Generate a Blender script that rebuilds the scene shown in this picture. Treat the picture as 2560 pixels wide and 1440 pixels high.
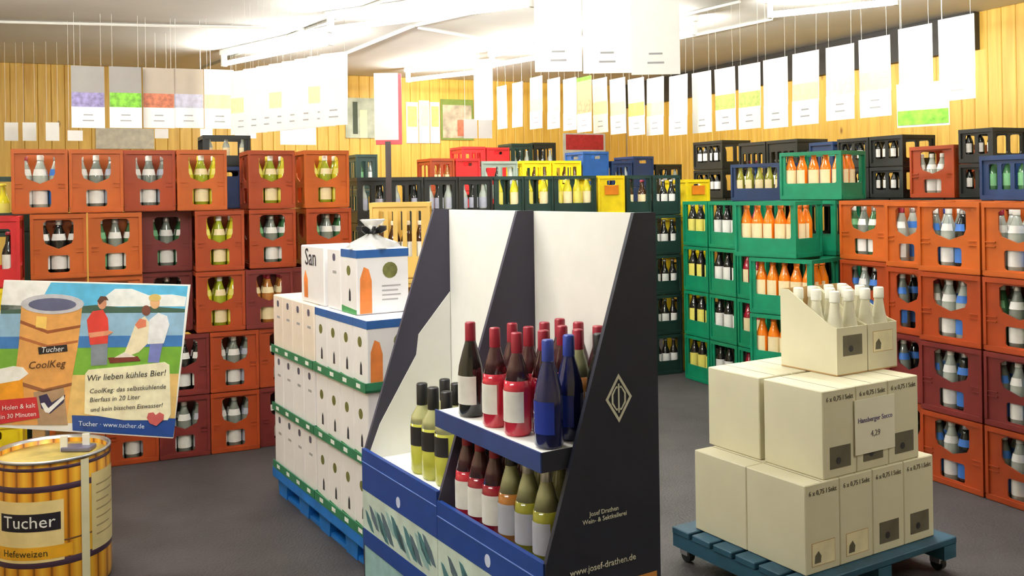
import bpy, bmesh, math, random
from mathutils import Vector, Matrix
from mathutils.geometry import tessellate_polygon
random.seed(7)
for o in list(bpy.data.objects):
    bpy.data.objects.remove(o, do_unlink=True)
SC = bpy.context.scene
COL = SC.collection

# ------------------------------------------------------------------ camera, world, exposure
F = 2350.0; CX = 1280.0; CY = 480.0; ROLL = 0.015; EYE = 1.42
cam_d = bpy.data.cameras.new('camera'); cam = bpy.data.objects.new('camera', cam_d); COL.objects.link(cam)
cam_d.sensor_fit = 'HORIZONTAL'; cam_d.sensor_width = 36.0; cam_d.lens = F * 36.0 / 2560.0
cam_d.shift_y = -(720.0 - CY) / 2560.0; cam_d.clip_start = 0.05
_r = Vector((1, 0, -ROLL)).normalized(); _u = Vector((ROLL, 0, 1)).normalized()
m4 = Matrix.Identity(4)
for i in range(3):
    m4[i][0] = _r[i]; m4[i][1] = _u[i]; m4[i][2] = (0, -1, 0)[i]; m4[i][3] = (0, 0, EYE)[i]
cam.matrix_world = m4
SC.camera = cam
world = bpy.data.worlds.new('world'); SC.world = world; world.use_nodes = True
world.node_tree.nodes['Background'].inputs[0].default_value = (0.9, 0.95, 1.0, 1)
world.node_tree.nodes['Background'].inputs[1].default_value = 0.25
vs = SC.view_settings
vs.view_transform = 'Standard'; vs.look = 'None'; vs.gamma = 1.0; vs.use_curve_mapping = False
vs.exposure = 0.56
TUBE_E = 105.0             # brightness of the tubes themselves

# ------------------------------------------------------------------ frames and pixel helpers
def ray(px, py):
    dx = px - CX; dy = py - CY
    return Vector(((dx - ROLL * dy) / F, 1.0, -(dy + ROLL * dx) / F))
def at_z(px, py, z):            # point of the pixel's ray at height z
    r = ray(px, py); t = (z - EYE) / r.z
    return Vector((r.x * t, t, z))
def at_d(px, py, dist):
    r = ray(px, py)
    return Vector((r.x * dist, dist, EYE + r.z * dist))
class Frame:
    def __init__(s, ox, oy, deg):
        a = math.radians(deg); s.o = Vector((ox, oy, 0)); s.a = a
        s.u = Vector((-math.sin(a), math.cos(a), 0)); s.v = Vector((math.cos(a), math.sin(a), 0))
    def p(s, U, V, z=0.0): return s.o + s.u * U + s.v * V + Vector((0, 0, z))
    def uv(s, w): d = Vector((w[0], w[1], 0)) - s.o; return d.dot(s.u), d.dot(s.v)
    def V_on(s, px, py, U):      # where the pixel's ray meets the plane U = const
        r = ray(px, py); k = (U + s.o.dot(s.u)) / (Vector((r.x, r.y, 0)).dot(s.u)); w = r * k
        return s.uv(w)[1], EYE + w.z
    def U_on(s, px, py, V):
        r = ray(px, py); k = (V + s.o.dot(s.v)) / (Vector((r.x, r.y, 0)).dot(s.v)); w = r * k
        return s.uv(w)[0], EYE + w.z
ROOM = Frame(0, 0, 24.2)         # U runs along the long wall, V towards it
# ------------------------------------------------------------------ materials
def lin(c):
    c = c / 255.0
    return c / 12.92 if c <= 0.04045 else ((c + 0.055) / 1.055) ** 2.4
MATS = {}
def mat(name, rgb, rough=0.5, metal=0.0, var=0.12, scale=14.0, bump=0.0, trans=0.0, emit=0.0, coat=0.0, spec=0.5, bscale=60.0):
    if name in MATS: return MATS[name]
    m = bpy.data.materials.new(name); m.use_nodes = True; nt = m.node_tree; b = nt.nodes['Principled BSDF']
    c = tuple(lin(x) for x in rgb)
    if emit:
        b.inputs['Emission Color'].default_value = c + (1,); b.inputs['Emission Strength'].default_value = emit
    tc = nt.nodes.new('ShaderNodeTexCoord'); nz = nt.nodes.new('ShaderNodeTexNoise')
    nz.inputs['Scale'].default_value = scale; nz.inputs['Detail'].default_value = 4
    nt.links.new(tc.outputs['Object'], nz.inputs['Vector'])
    rp = nt.nodes.new('ShaderNodeValToRGB')
    rp.color_ramp.elements[0].position = 0.3; rp.color_ramp.elements[1].position = 0.7
    rp.color_ramp.elements[0].color = tuple(x * (1 - var) for x in c) + (1,)
    rp.color_ramp.elements[1].color = tuple(min(1, x * (1 + var)) for x in c) + (1,)
    nt.links.new(nz.outputs['Fac'], rp.inputs['Fac']); nt.links.new(rp.outputs['Color'], b.inputs['Base Color'])
    b.inputs['Roughness'].default_value = rough; b.inputs['Metallic'].default_value = metal
    b.inputs['Transmission Weight'].default_value = trans; b.inputs['Coat Weight'].default_value = coat
    b.inputs['Specular IOR Level'].default_value = spec
    if bump:
        n2 = nt.nodes.new('ShaderNodeTexNoise'); n2.inputs['Scale'].default_value = bscale
        nt.links.new(tc.outputs['Object'], n2.inputs['Vector'])
        bp = nt.nodes.new('ShaderNodeBump'); bp.inputs['Strength'].default_value = bump; bp.inputs['Distance'].default_value = 0.01
        nt.links.new(n2.outputs['Fac'], bp.inputs['Height']); nt.links.new(bp.outputs['Normal'], b.inputs['Normal'])
    MATS[name] = m
    return m
def wood_mat(name, a, b_, c_):
    m = bpy.data.materials.new(name); m.use_nodes = True; nt = m.node_tree; b = nt.nodes['Principled BSDF']
    tc = nt.nodes.new('ShaderNodeTexCoord'); oi = nt.nodes.new('ShaderNodeObjectInfo')
    add = nt.nodes.new('ShaderNodeVectorMath'); add.operation = 'ADD'
    cmb = nt.nodes.new('ShaderNodeCombineXYZ'); mul = nt.nodes.new('ShaderNodeMath'); mul.operation = 'MULTIPLY'; mul.inputs[1].default_value = 37.0
    nt.links.new(oi.outputs['Random'], mul.inputs[0])
    for k in range(3): nt.links.new(mul.outputs[0], cmb.inputs[k])
    nt.links.new(tc.outputs['Object'], add.inputs[0]); nt.links.new(cmb.outputs[0], add.inputs[1])
    mp = nt.nodes.new('ShaderNodeMapping'); mp.inputs['Scale'].default_value = (14, 14, 1.1)
    nt.links.new(add.outputs[0], mp.inputs['Vector'])
    nz = nt.nodes.new('ShaderNodeTexNoise'); nz.inputs['Scale'].default_value = 1.6; nz.inputs['Detail'].default_value = 5; nz.inputs['Distortion'].default_value = 0.6
    nt.links.new(mp.outputs[0], nz.inputs['Vector'])
    rp = nt.nodes.new('ShaderNodeValToRGB'); e = rp.color_ramp.elements
    e[0].position = 0.25; e[1].position = 0.75
    e[0].color = tuple(lin(x) for x in a) + (1,); e[1].color = tuple(lin(x) for x in b_) + (1,)
    nt.links.new(nz.outputs['Fac'], rp.inputs['Fac'])
    vo = nt.nodes.new('ShaderNodeTexVoronoi'); vo.inputs['Scale'].default_value = 2.6       # knots
    mp2 = nt.nodes.new('ShaderNodeMapping'); mp2.inputs['Scale'].default_value = (1.6, 1.6, 0.8)
    nt.links.new(add.outputs[0], mp2.inputs['Vector']); nt.links.new(mp2.outputs[0], vo.inputs['Vector'])
    r2 = nt.nodes.new('ShaderNodeValToRGB'); r2.color_ramp.elements[0].position = 0.03; r2.color_ramp.elements[1].position = 0.09
    r2.color_ramp.elements[0].color = (1, 1, 1, 1); r2.color_ramp.elements[1].color = (0, 0, 0, 1)
    nt.links.new(vo.outputs['Distance'], r2.inputs['Fac'])
    mx = nt.nodes.new('ShaderNodeMixRGB'); mx.inputs['Color2'].default_value = tuple(lin(x) for x in c_) + (1,)
    nt.links.new(r2.outputs['Color'], mx.inputs['Fac']); nt.links.new(rp.outputs['Color'], mx.inputs['Color1'])
    nt.links.new(mx.outputs[0], b.inputs['Base Color']); b.inputs['Roughness'].default_value = 0.42
    MATS[name] = m
    return m
PINE = wood_mat('pine', (204, 156, 58), (236, 196, 92), (134, 84, 26))
M_FLOOR = mat('asphalt_floor', (60, 57, 58), 0.6, var=0.3, scale=3.0, bump=0.35, bscale=90)
M_CEIL = mat('ceiling_paint', (226, 226, 224), 0.8, var=0.04, scale=2.0)
M_PLASTER = mat('plaster', (220, 205, 170), 0.8, var=0.06, scale=2.0)
WHITE = mat('white_card', (246, 246, 242), 0.6, var=0.02)
PAPER = mat('white_paper', (250, 250, 247), 0.55, var=0.02)
CREAM = mat('cream_card', (221, 215, 185), 0.6, var=0.04, scale=5)
NAVY = mat('navy_card', (31, 35, 52), 0.5, var=0.08, scale=6)
NAVY_IN = mat('navy_card_inner', (58, 56, 74), 0.55, var=0.08, scale=6)
BLUE = mat('royal_blue_card', (24, 62, 140), 0.4, var=0.08)
BLACK = mat('black_plastic', (26, 30, 28), 0.4, var=0.2)
GREY = mat('grey_print', (165, 165, 168), 0.6)
DARKP = mat('dark_print', (40, 40, 48), 0.6)
GREENP = mat('green_plastic', (8, 128, 92), 0.38, var=0.12)
DGREEN = mat('dark_green_plastic', (26, 52, 46), 0.4, var=0.18)
ORANGE = mat('orange_plastic', (186, 90, 26), 0.42, var=0.2, scale=5)
RUST = mat('rust_plastic', (162, 64, 22), 0.42, var=0.2, scale=5)
WINE = mat('wine_red_plastic', (112, 38, 34), 0.42, var=0.2, scale=5)
RED = mat('red_plastic', (205, 40, 44), 0.4)
YELLOW = mat('yellow_plastic', (244, 214, 30), 0.4)
TAN = mat('tan_plastic', (222, 184, 96), 0.45, scale=5)
NBLUE = mat('navy_plastic', (28, 52, 92), 0.4)
MBLUE = mat('blue_plastic', (34, 84, 150), 0.4)
LBLUE = mat('light_blue_plastic', (130, 180, 220), 0.4)
GREYP = mat('grey_green_plastic', (150, 165, 155), 0.45)
PBLUE = mat('pallet_blue', (22, 112, 200), 0.5, var=0.15)
TEAL = mat('pallet_teal', (34, 78, 100), 0.55, var=0.25, scale=9)
STEEL = mat('bright_steel', (205, 205, 208), 0.28, metal=0.9, var=0.05)
STRING = mat('clear_string', (225, 225, 215), 0.4)
DBROWN = mat('dark_timber', (48, 46, 42), 0.5)
KRAFT = mat('kraft_board', (188, 150, 96), 0.7)

# ------------------------------------------------------------------ mesh helpers
def link(o, parent=None):
    COL.objects.link(o)
    if parent is not None: o.parent = parent
    return o
def tag(o, label=None, cat=None, group=None, kind=None):
    if label: o['label'] = label
    if cat: o['category'] = cat
    if group: o['group'] = group
    if kind: o['kind'] = kind
    return o
def mesh(name, verts, faces, m=None, smooth=False):
    me = bpy.data.meshes.new(name); me.from_pydata([tuple(v) for v in verts], [], faces); me.update()
    bm = bmesh.new(); bm.from_mesh(me); bmesh.ops.recalc_face_normals(bm, faces=bm.faces); bm.to_mesh(me); bm.free()
    if m: me.materials.append(m)
    if smooth:
        for p in me.polygons: p.use_smooth = True
    return me
def obj(name, me, parent=None, loc=None, rot=None):
    o = bpy.data.objects.new(name, me)
    link(o, parent)
    if loc is not None: o.location = loc
    if rot is not None: o.rotation_euler = rot
    return o
def empty(name, loc=(0, 0, 0), rz=0.0):
    o = bpy.data.objects.new(name, None); o.empty_display_size = 0.05; link(o); o.location = loc; o.rotation_euler = (0, 0, rz); return o
class MB:
    def __init__(s): s.v = []; s.f = []
    def add(s, v, f):
        n = len(s.v); s.v += [tuple(x) for x in v]; s.f += [tuple(i + n for i in q) for q in f]; return s
    def box(s, x0, x1, y0, y1, z0, z1):
        v = [(x0, y0, z0), (x1, y0, z0), (x1, y1, z0), (x0, y1, z0), (x0, y0, z1), (x1, y0, z1), (x1, y1, z1), (x0, y1, z1)]
        return s.add(v, [(0, 3, 2, 1), (4, 5, 6, 7), (0, 1, 5, 4), (1, 2, 6, 5), (2, 3, 7, 6), (3, 0, 4, 7)])
    def tube(s, a, b, r, n=6):
        a = Vector(a); b = Vector(b); d = (b - a).normalized()
        t = d.cross(Vector((0, 0, 1)) if abs(d.z) < 0.9 else Vector((1, 0, 0))).normalized(); w = d.cross(t)
        v = []
        for p in (a, b):
            for i in range(n):
                an = 2 * math.pi * i / n; v.append(p + t * math.cos(an) * r + w * math.sin(an) * r)
        f = [(i, (i + 1) % n, n + (i + 1) % n, n + i) for i in range(n)] + [tuple(range(n - 1, -1, -1)), tuple(range(n, 2 * n))]
        return s.add(v, f)
    def lathe(s, prof, n=14, close=True):
        v = []; f = []
        for (r, z) in prof:
            for i in range(n):
                a = 2 * math.pi * i / n; v.append((r * math.cos(a), r * math.sin(a), z))
        for k in range(len(prof) - 1):
            for i in range(n):
                j = (i + 1) % n; f.append((k * n + i, k * n + j, (k + 1) * n + j, (k + 1) * n + i))
        if close:
            f.append(tuple(range(n - 1, -1, -1))); f.append(tuple((len(prof) - 1) * n + i for i in range(n)))
        return s.add(v, f)
    def prism(s, pts, fn, t0, t1, holes=()):
        """polygon pts (a, b) with holes, extruded from t0 to t1; fn(a, b, t) gives the 3-D point"""
        loops = [list(pts)] + [list(h) for h in holes]
        tri = tessellate_polygon([[Vector((p[0], p[1], 0)) for p in l] for l in loops])
        flat = [p for l in loops for p in l]; n = len(flat)
        v = [fn(p[0], p[1], t0) for p in flat] + [fn(p[0], p[1], t1) for p in flat]
        f = [tuple(t) for t in tri] + [tuple(i + n for i in t[::-1]) for t in tri]
        b = 0
        for l in loops:
            k = len(l)
            for i in range(k):
                j = (i + 1) % k; f.append((b + i, b + j, b + j + n, b + i + n))
            b += k
        return s.add(v, f)
    def me(s, name, m=None, smooth=False): return mesh(name, s.v, s.f, m, smooth)
def rounded_rect(x0, x1, z0, z1, r=0.01, n=3):
    pts = []
    for (cx, cz, a0) in ((x1 - r, z0 + r, -90), (x1 - r, z1 - r, 0), (x0 + r, z1 - r, 90), (x0 + r, z0 + r, 180)):
        for i in range(n + 1):
            a = math.radians(a0 + 90 * i / n); pts.append((cx + r * math.cos(a), cz + r * math.sin(a)))
    return pts
def bevel(me, w=0.004, seg=2):
    bm = bmesh.new(); bm.from_mesh(me)
    bmesh.ops.bevel(bm, geom=[e for e in bm.edges if len(e.link_faces) == 2 and e.calc_face_angle(0) > 0.6], offset=w, segments=seg, affect='EDGES', profile=0.6)
    bm.to_mesh(me); bm.free(); return me
def text_mesh(s, size, m, depth=0.0006, shear=0.0, align='CENTER'):
    cu = bpy.data.curves.new('lettering', 'FONT'); cu.body = s; cu.size = size; cu.align_x = align; cu.align_y = 'CENTER'; cu.extrude = depth; cu.shear = shear
    cu.resolution_u = 2
    o = bpy.data.objects.new('lettering', cu); COL.objects.link(o); bpy.context.view_layer.update()
    me = bpy.data.meshes.new_from_object(o.evaluated_get(bpy.context.evaluated_depsgraph_get()))
    bpy.data.objects.remove(o, do_unlink=True); bpy.data.curves.remove(cu)
    me.materials.clear(); me.materials.append(m)
    return me
def text_on(name, s, size, m, parent, fn, shear=0.0, bold=1.0, align='CENTER', depth=0.0006):
    """lettering laid on a surface: fn(x, y, h) maps text space to the parent's space"""
    me = text_mesh(s, size, m, depth, shear, align)
    for v in me.vertices: v.co = fn(v.co.x * bold, v.co.y, v.co.z + depth)
    me.update()
    return obj(name, me, parent)
def poly_on(name, pts, m, parent, fn, h0=0.0, h1=0.001, holes=()):
    return obj(name, MB().prism(pts, fn, h0, h1, holes).me(name, m), parent)

# ------------------------------------------------------------------ room
U_BACK, V_RIGHT, V_LEFT, U_FRONT, H = 9.92, 6.0, -2.6, -2.5, 2.70
def slab(name, U0, U1, V0, V1, z0, z1, m):
    mb = MB(); mb.box(V0, V1, U0, U1, z0, z1)        # local x = V, y = U
    o = obj(name, mb.me(name, m), None, (0, 0, 0), (0, 0, ROOM.a)); tag(o, kind='structure'); return o
slab('floor', U_FRONT, U_BACK + .15, V_LEFT, V_RIGHT + .15, -0.1, 0.0, M_FLOOR)
slab('ceiling', U_FRONT, U_BACK + .15, V_LEFT, V_RIGHT + .15, H, H + 0.1, M_CEIL)
wb = slab('wall_back', U_BACK + .02, U_BACK + .15, V_LEFT, V_RIGHT + .15, 0, H, M_PLASTER)
wr = slab('wall_right', U_FRONT, U_BACK + .02, V_RIGHT + .02, V_RIGHT + .15, 0, H, M_PLASTER)
slab('wall_left', U_FRONT, U_BACK + .15, V_LEFT - .12, V_LEFT, 0, H, M_PLASTER)
slab('wall_front', U_FRONT - .12, U_FRONT, V_LEFT - .12, V_RIGHT + .15, 0, H, M_PLASTER)
PW = 0.115
pl = bevel(MB().box(-PW / 2 + .001, PW / 2 - .001, -.018, 0, 0, H - .002).me('plank', PINE), .005, 1)
V = V_LEFT + PW / 2 + .9
while V < V_RIGHT - .02:
    obj('plank', pl, wb, (V, U_BACK + .019, 0.001)); V += PW
U = 3.4
while U < U_BACK - .06:
    o = obj('plank', pl, wr, (V_RIGHT + .019, U, 0.001), (0, 0, -math.pi / 2)); U += PW
# dark timber band under the ceiling of the long wall
tr = slab('trim_1', 4.9, U_BACK - .02, V_RIGHT - .06, V_RIGHT - .001, 2.42, 2.695, DBROWN)

# ------------------------------------------------------------------ fluorescent lamps
TUBE = mat('lit_tube', (255, 253, 245), 0.4, emit=TUBE_E)
def lamp(a, b, label, group='fluorescent ceiling lamps'):
    a = Vector(a); b = Vector(b); c = (a + b) / 2; d = b - a; L = d.length; rz = math.atan2(d.y, d.x)
    root = empty('ceiling_lamp', (c.x, c.y, H), rz); tag(root, label, 'lamp', group)
    obj('housing', bevel(MB().box(-L / 2 - .03, L / 2 + .03, -.028, .028, -.05, -.0005).me('housing', WHITE), .006), root)
    mb = MB(); mb.tube((-L / 2, 0, -.125), (L / 2, 0, -.125), .02, 10)
    obj('tube', mb.me('tube', TUBE, True), root)
    for s in (-1, 1): obj('end_cap', bevel(MB().box(s * L / 2 - .014, s * L / 2 + .014, -.024, .024, -.15, -.0505).me('end_cap', WHITE), .004), root)
LP = [((826, 59), (1330, -8), 'bare fluorescent ceiling lamp above the pallet of juice packs'),
      ((560, 148), (826, 92), 'bare fluorescent ceiling lamp above the glowing row of price sheets'),
      ((1020, 190), (1190, 170), 'fluorescent ceiling lamp close to the pine wall behind the red framed sign'),
      ((1230, 152), (1420, 118), 'fluorescent ceiling lamp behind the three large hanging price sheets'),
      ((1925, 22), (2240, -12), 'fluorescent ceiling lamp in front of the long wall with the row of price sheets'),
      ((1540, 98), (1735, 66), 'fluorescent ceiling lamp between the large sheets and the long wall')]
for (p, q, lb) in LP: lamp(at_z(*p, 2.615), at_z(*q, 2.615), lb)
for (x, y) in ((-3.0, 4.75), (-0.75, 3.1), (1.7, 4.2), (-1.5, 1.7), (3.2, 2.0)):  # unseen lamps added to brighten the sheets, wine display, picture board and crates
    lamp((x - .6, y + .3, 0), (x + .6, y - .3, 0), 'added fluorescent ceiling lamp out of view over the front aisle')

# ------------------------------------------------------------------ bottles
def glass(name, rgb, rough=0.08, trans=0.0): return mat(name, rgb, rough, var=0.05, trans=trans, coat=0.4)
G_CLEAR = glass('clear_glass', (205, 215, 205), 0.1, 0.35); G_GREEN = glass('green_glass', (62, 110, 70)); G_DARK = glass('dark_glass', (28, 30, 28))
G_BROWN = glass('brown_glass', (66, 36, 18)); G_YEL = glass('yellow_drink', (216, 206, 44)); G_ORA = glass('orange_drink', (240, 130, 24))
G_RED = glass('red_wine_glass', (150, 22, 44)); G_ROSE = glass('rose_glass', (196, 40, 62)); G_BLUE = glass('blue_glass', (18, 26, 78)); G_OLIVE = glass('olive_glass', (140, 138, 40))
G_AMBER = glass('amber_glass', (170, 110, 50)); G_LEMON = glass('lemon_drink', (206, 206, 76), 0.08, 0.25)
L_WHITE = mat('label_white', (240, 240, 236), 0.5); L_BLUE = mat('label_blue', (60, 120, 205), 0.5); L_GREEN = mat('label_green', (110, 170, 120), 0.5)
L_YEL = mat('label_yellow', (232, 222, 110), 0.5); L_CREAM = mat('label_cream', (244, 226, 180), 0.5); L_GREY = mat('label_grey', (176, 180, 196), 0.5); L_DBLUE = mat('label_deep_blue', (28, 54, 160), 0.3); L_BLACK = mat('label_black', (34, 32, 34), 0.5)
C_WHITE = mat('cap_white', (236, 236, 230), 0.4); C_RED = mat('cap_red', (150, 30, 52), 0.35); C_BLACK = mat('cap_black', (30, 30, 32), 0.4); C_BLUE = mat('cap_blue', (36, 60, 150), 0.35)
C_YEL = mat('cap_yellow', (230, 210, 60), 0.4); C_SILV = mat('cap_silver', (190, 190, 190), 0.3, metal=.7); C_ORANGE = mat('cap_orange', (226, 120, 40), 0.4)
PROF = {
 'water': dict(R=.0373, H=.290, p=[(.8, 0), (1, .03), (1, .50), (.97, .60), (.80, .72), (.50, .83), (.38, .90)], cap=(.42, .90, 1.0), lab=(.12, .44)),
 'juice': dict(R=.036, H=.30, p=[(.85, 0), (1, .03), (1, .62), (.93, .69), (.62, .80), (.44, .88), (.42, .92)], cap=(.48, .92, 1.0), lab=(.28, .62)),
 'beer':  dict(R=.033, H=.255, p=[(.85, 0), (1, .03), (1, .58), (.85, .67), (.5, .78), (.40, .92), (.40, .94)], cap=(.48, .94, 1.0), lab=(.28, .57)),
 'wine':  dict(R=.036, H=.26, p=[(.85, 0), (1, .03), (1, .44), (.92, .54), (.66, .68), (.44, .78), (.38, .84)], cap=(.41, .78, 1.0), lab=(.14, .44)),
 'lemon': dict(R=.034, H=.25, p=[(.85, 0), (1, .04), (1, .56), (.92, .64), (.5, .73), (.4, .78)], cap=(.46, .76, 1.0), lab=(.32, .53)),
 'sekt':  dict(R=.038, H=.30, p=[(.85, 0), (1, .03), (1, .42), (.92, .52), (.62, .68), (.44, .84), (.44, .88)], cap=(.50, .86, 1.0), lab=(.10, .34)),
}
BCACHE = {}
def bottle(shape, loc, gm, cm, lm, label, group, name='bottle', cat='bottle', rz=None, n=12, sc=1.0):
    key = (shape, gm.name, cm.name, lm.name if lm else '', n)
    if key not in BCACHE:
        d = PROF[shape]; R, Hh = d['R'], d['H']
        pp = d['p']; nk = None; nl = None
        if shape == 'lemon':
            nk = MB().lathe([(R * r, Hh * z) for r, z in pp[2:]], n).me('neck', glass('lemon_neck', (206, 206, 150), .08, .3), True); pp = pp[:3]
        if shape == 'wine' and gm in (G_ROSE, G_RED, G_OLIVE, G_AMBER):
            nk = MB().lathe([(R * r, Hh * z) for r, z in pp[3:]], n).me('neck', glass('smoky_neck', (74, 44, 48)) if gm in (G_ROSE, G_RED) else glass('pale_neck', (150, 150, 110)), True); pp = pp[:4]
        body = MB().lathe([(R * r, Hh * z) for r, z in pp], n).me('bottle_glass', gm, True)
        c = d['cap']; cp = MB().lathe([(R * c[0], Hh * c[1]), (R * c[0] * 1.02, Hh * (c[1] + .01)), (R * c[0], Hh * (c[2] - .012)), (R * c[0] * .85, Hh * c[2])], n).me('cap', cm, True)
        lab = None
        if lm:
            v = []; f = []; k = 10; z0, z1 = d['lab']; half = math.radians(78)
            for z in (z0, z1):
                for i in range(k + 1):
                    a = -math.pi / 2 - half + 2 * half * i / k; v.append(((R + .0006) * math.cos(a), (R + .0006) * math.sin(a), Hh * z))
            f = [(i, i + 1, k + 2 + i, k + 1 + i) for i in range(k)]
            lab = mesh('paper_label', v, f, lm, True)
            if shape == 'water':
                v2 = []
                for (rr, z) in ((.93 * R, .63), (.74 * R, .745)):
                    for i in range(k + 1):
                        a = -math.pi / 2 - half + 2 * half * i / k; v2.append(((rr + .0012) * math.cos(a), (rr + .0012) * math.sin(a), Hh * z))
                nl = mesh('neck_label', v2, f, lm, True)
        BCACHE[key] = (body, cp, lab, nk, nl)
    body, cp, lab, nk, nl = BCACHE[key]
    o = obj(name, body, None, loc, (0, 0, ROOM.a if rz is None else rz)); o.scale = (sc, sc, sc)
    tag(o, label, cat, group)
    obj('cap', cp, o)
    if lab: obj('paper_label', lab, o)
    if nk: obj('neck', nk, o)
    if nl: obj('neck_label', nl, o)
    return o

# ------------------------------------------------------------------ crates
CC = {}
def win_gdb(w, h):
    a = w * .29
    up = [(-a, h * .86), (-a * .75, h * .90), (a * .75, h * .90), (a, h * .86), (a, h * .62), (a * .86, h * .54), (0, h * .46), (-a * .86, h * .54), (-a, h * .62)]
    b = a * .72
    return [up, rounded_rect(-b, b, h * .10, h * .36, .012, 2)]
def win_slots(w, h):
    k = max(2, round(w / .075)); s = (w - .05) / k; out = []
    for i in range(k):
        x = -w / 2 + .025 + s * (i + .5); out.append(rounded_rect(x - s * .34, x + s * .34, h * .24, h * .80, .006, 2))
    return out
def win_open(w, h):
    return [rounded_rect(-w / 2 + .028, w / 2 - .028, h * .34, h * .93, .012, 2)]
def win_two(w, h):
    return [rounded_rect(-w / 2 + .03, -.012, h * .26, h * .82, .012, 2), rounded_rect(.012, w / 2 - .03, h * .26, h * .82, .012, 2)]
def win_small(w, h):
    return [rounded_rect(-w * .2, w * .2, h * .76, h * .88, .01, 2)]
def win_tall(w, h):
    out = []; k = max(3, round(w / .06)); s = (w - .05) / k
    for i in range(k):
        x = -w / 2 + .025 + s * (i + .5); out.append(rounded_rect(x - s * .26, x + s * .26, h * .28, h * .88, .004, 1))
    return out
WIN = dict(gdb=win_gdb, slots=win_slots, open=win_open, two=win_two, small=win_small, tall=win_tall)
def crate_meshes(kind, w, d, h, m):
    """walls, rim and base of a bottle crate, origin at the middle of its underside; front = -y"""
    key = (kind, round(w, 3), round(d, 3), round(h, 3), m.name)
    if key in CC: return CC[key]
    t = .007; g = .009
    mb = MB()
    for (ww, dd, sgn, ax) in ((w, d, -1, 0), (w, d, 1, 0), (d, w, -1, 1), (d, w, 1, 1)):
        W2 = ww / 2 - g - (t if ax else 0); y = dd / 2 - g
        outer = [(-W2, .012), (W2, .012), (W2, h - .012), (-W2, h - .012)]
        fn = (lambda a, b, q, s=sgn: (a, s * q, b)) if ax == 0 else (lambda a, b, q, s=sgn: (s * q, a, b))
        mb.prism(outer, fn, y - t, y, WIN[kind](ww - .02, h))
    walls = mb.me('crate_walls', m)
    rm = MB(); e = .0
    for z0, z1 in ((h - .026, h - .003),):
        for s in (-1, 1):
            rm.box(-w / 2 + e, w / 2 - e, s * (d / 2 - .010) - .010, s * (d / 2 - .010) + .010, z0, z1)
            rm.box(s * (w / 2 - .010) - .010, s * (w / 2 - .010) + .010, -d / 2 + .02, d / 2 - .02, z0, z1)
    for sx in (-1, 1):                                   # ribbed corner posts
        for sy in (-1, 1):
            rm.box(sx * (w / 2 - .0078) - .0074, sx * (w / 2 - .0078) + .0074, sy * (d / 2 - .0078) - .0074, sy * (d / 2 - .0078) + .0074, .027, h - .026)
    if kind == 'gdb':
        for z in (.045, .395, .455, .935):
            for s in (-1, 1):
                for sx in (-1, 1):
                    rm.box(sx * w * .40 - w * .088, sx * w * .40 + w * .088, s * (d / 2 - .0065) - .003, s * (d / 2 - .0065) + .003, h * z, h * z + .005)
                    rm.box(s * (w / 2 - .0065) - .003, s * (w / 2 - .0065) + .003, sx * d * .40 - d * .088, sx * d * .40 + d * .088, h * z, h * z + .005)
    rim = rm.me('rim', m)
    dv = None
    if kind == 'gdb':
        db = MB()
        yd = -d / 2 + .1785 if d > .3 else d / 2 - .026
        db.box(-w / 2 + .017, w / 2 - .017, yd - .0015, yd + .0015, .0145, h * .91)
        dv = db.me('divider', m)
    bs = MB(); bs.box(-w / 2 + .006, w / 2 - .006, -d / 2 + .006, d / 2 - .006, 0.0, .014)
    for s in (-1, 1):
        bs.box(-w / 2 + .001, w / 2 - .001, s * (d / 2 - .006) - .005, s * (d / 2 - .006) + .005, .004, .026)
        bs.box(s * (w / 2 - .006) - .005, s * (w / 2 - .006) + .005, -d / 2 + .02, d / 2 - .02, .004, .026)
    base = bs.me('base', m)
    CC[key] = (walls, rim, base, dv)
    return CC[key]
def crate(kind, c, rz, w, d, h, m, label, group, name='bottle_crate'):
    walls, rim, base, dv = crate_meshes(kind, w, d, h, m)
    o = obj(name, walls, None, c, (0, 0, rz)); tag(o, label, 'crate', group)
    obj('rim', rim, o); obj('base', base, o)
    if dv: obj('divider', dv, o)
    return o
def fill(c, rz, w, d, kinds, label, group, nx, shape='water', rows=1, side=0, sc=1.0, name='bottle'):
    """bottles standing in a crate along its front (and one side) only where the openings show them"""
    R = PROF[shape]['R'] * sc; cs, sn = math.cos(rz), math.sin(rz); pts = []
    MG = .0175
    nx = max(1, min(nx, int((w - 2 * MG) / (2 * R + .0008))))
    gap = (w - 2 * MG - 2 * R) / max(1, nx - 1)
    xs = [(-w / 2 + MG + R + gap * i) for i in range(nx)]
    for r in range(rows):
        y = -d / 2 + MG + .001 + R + r * (2 * R + .004)
        pts += [(x, y) for x in xs]
    ny = int((d - .04) / (2 * R + .004))
    if side:
        x = side * (w / 2 - MG - R)
        pts += [(x, -d / 2 + MG + .001 + R + (2 * R + .004) * j) for j in range(rows, ny)]
    for k, (x, y) in enumerate(pts):
        gm, cm, lm = kinds[k % len(kinds)]
        bottle(shape, (c[0] + x * cs - y * sn, c[1] + x * sn + y * cs, c[2] + .0145), gm, cm, lm, label, group, name, rz=rz + random.uniform(-.5, .5), sc=sc)

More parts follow.
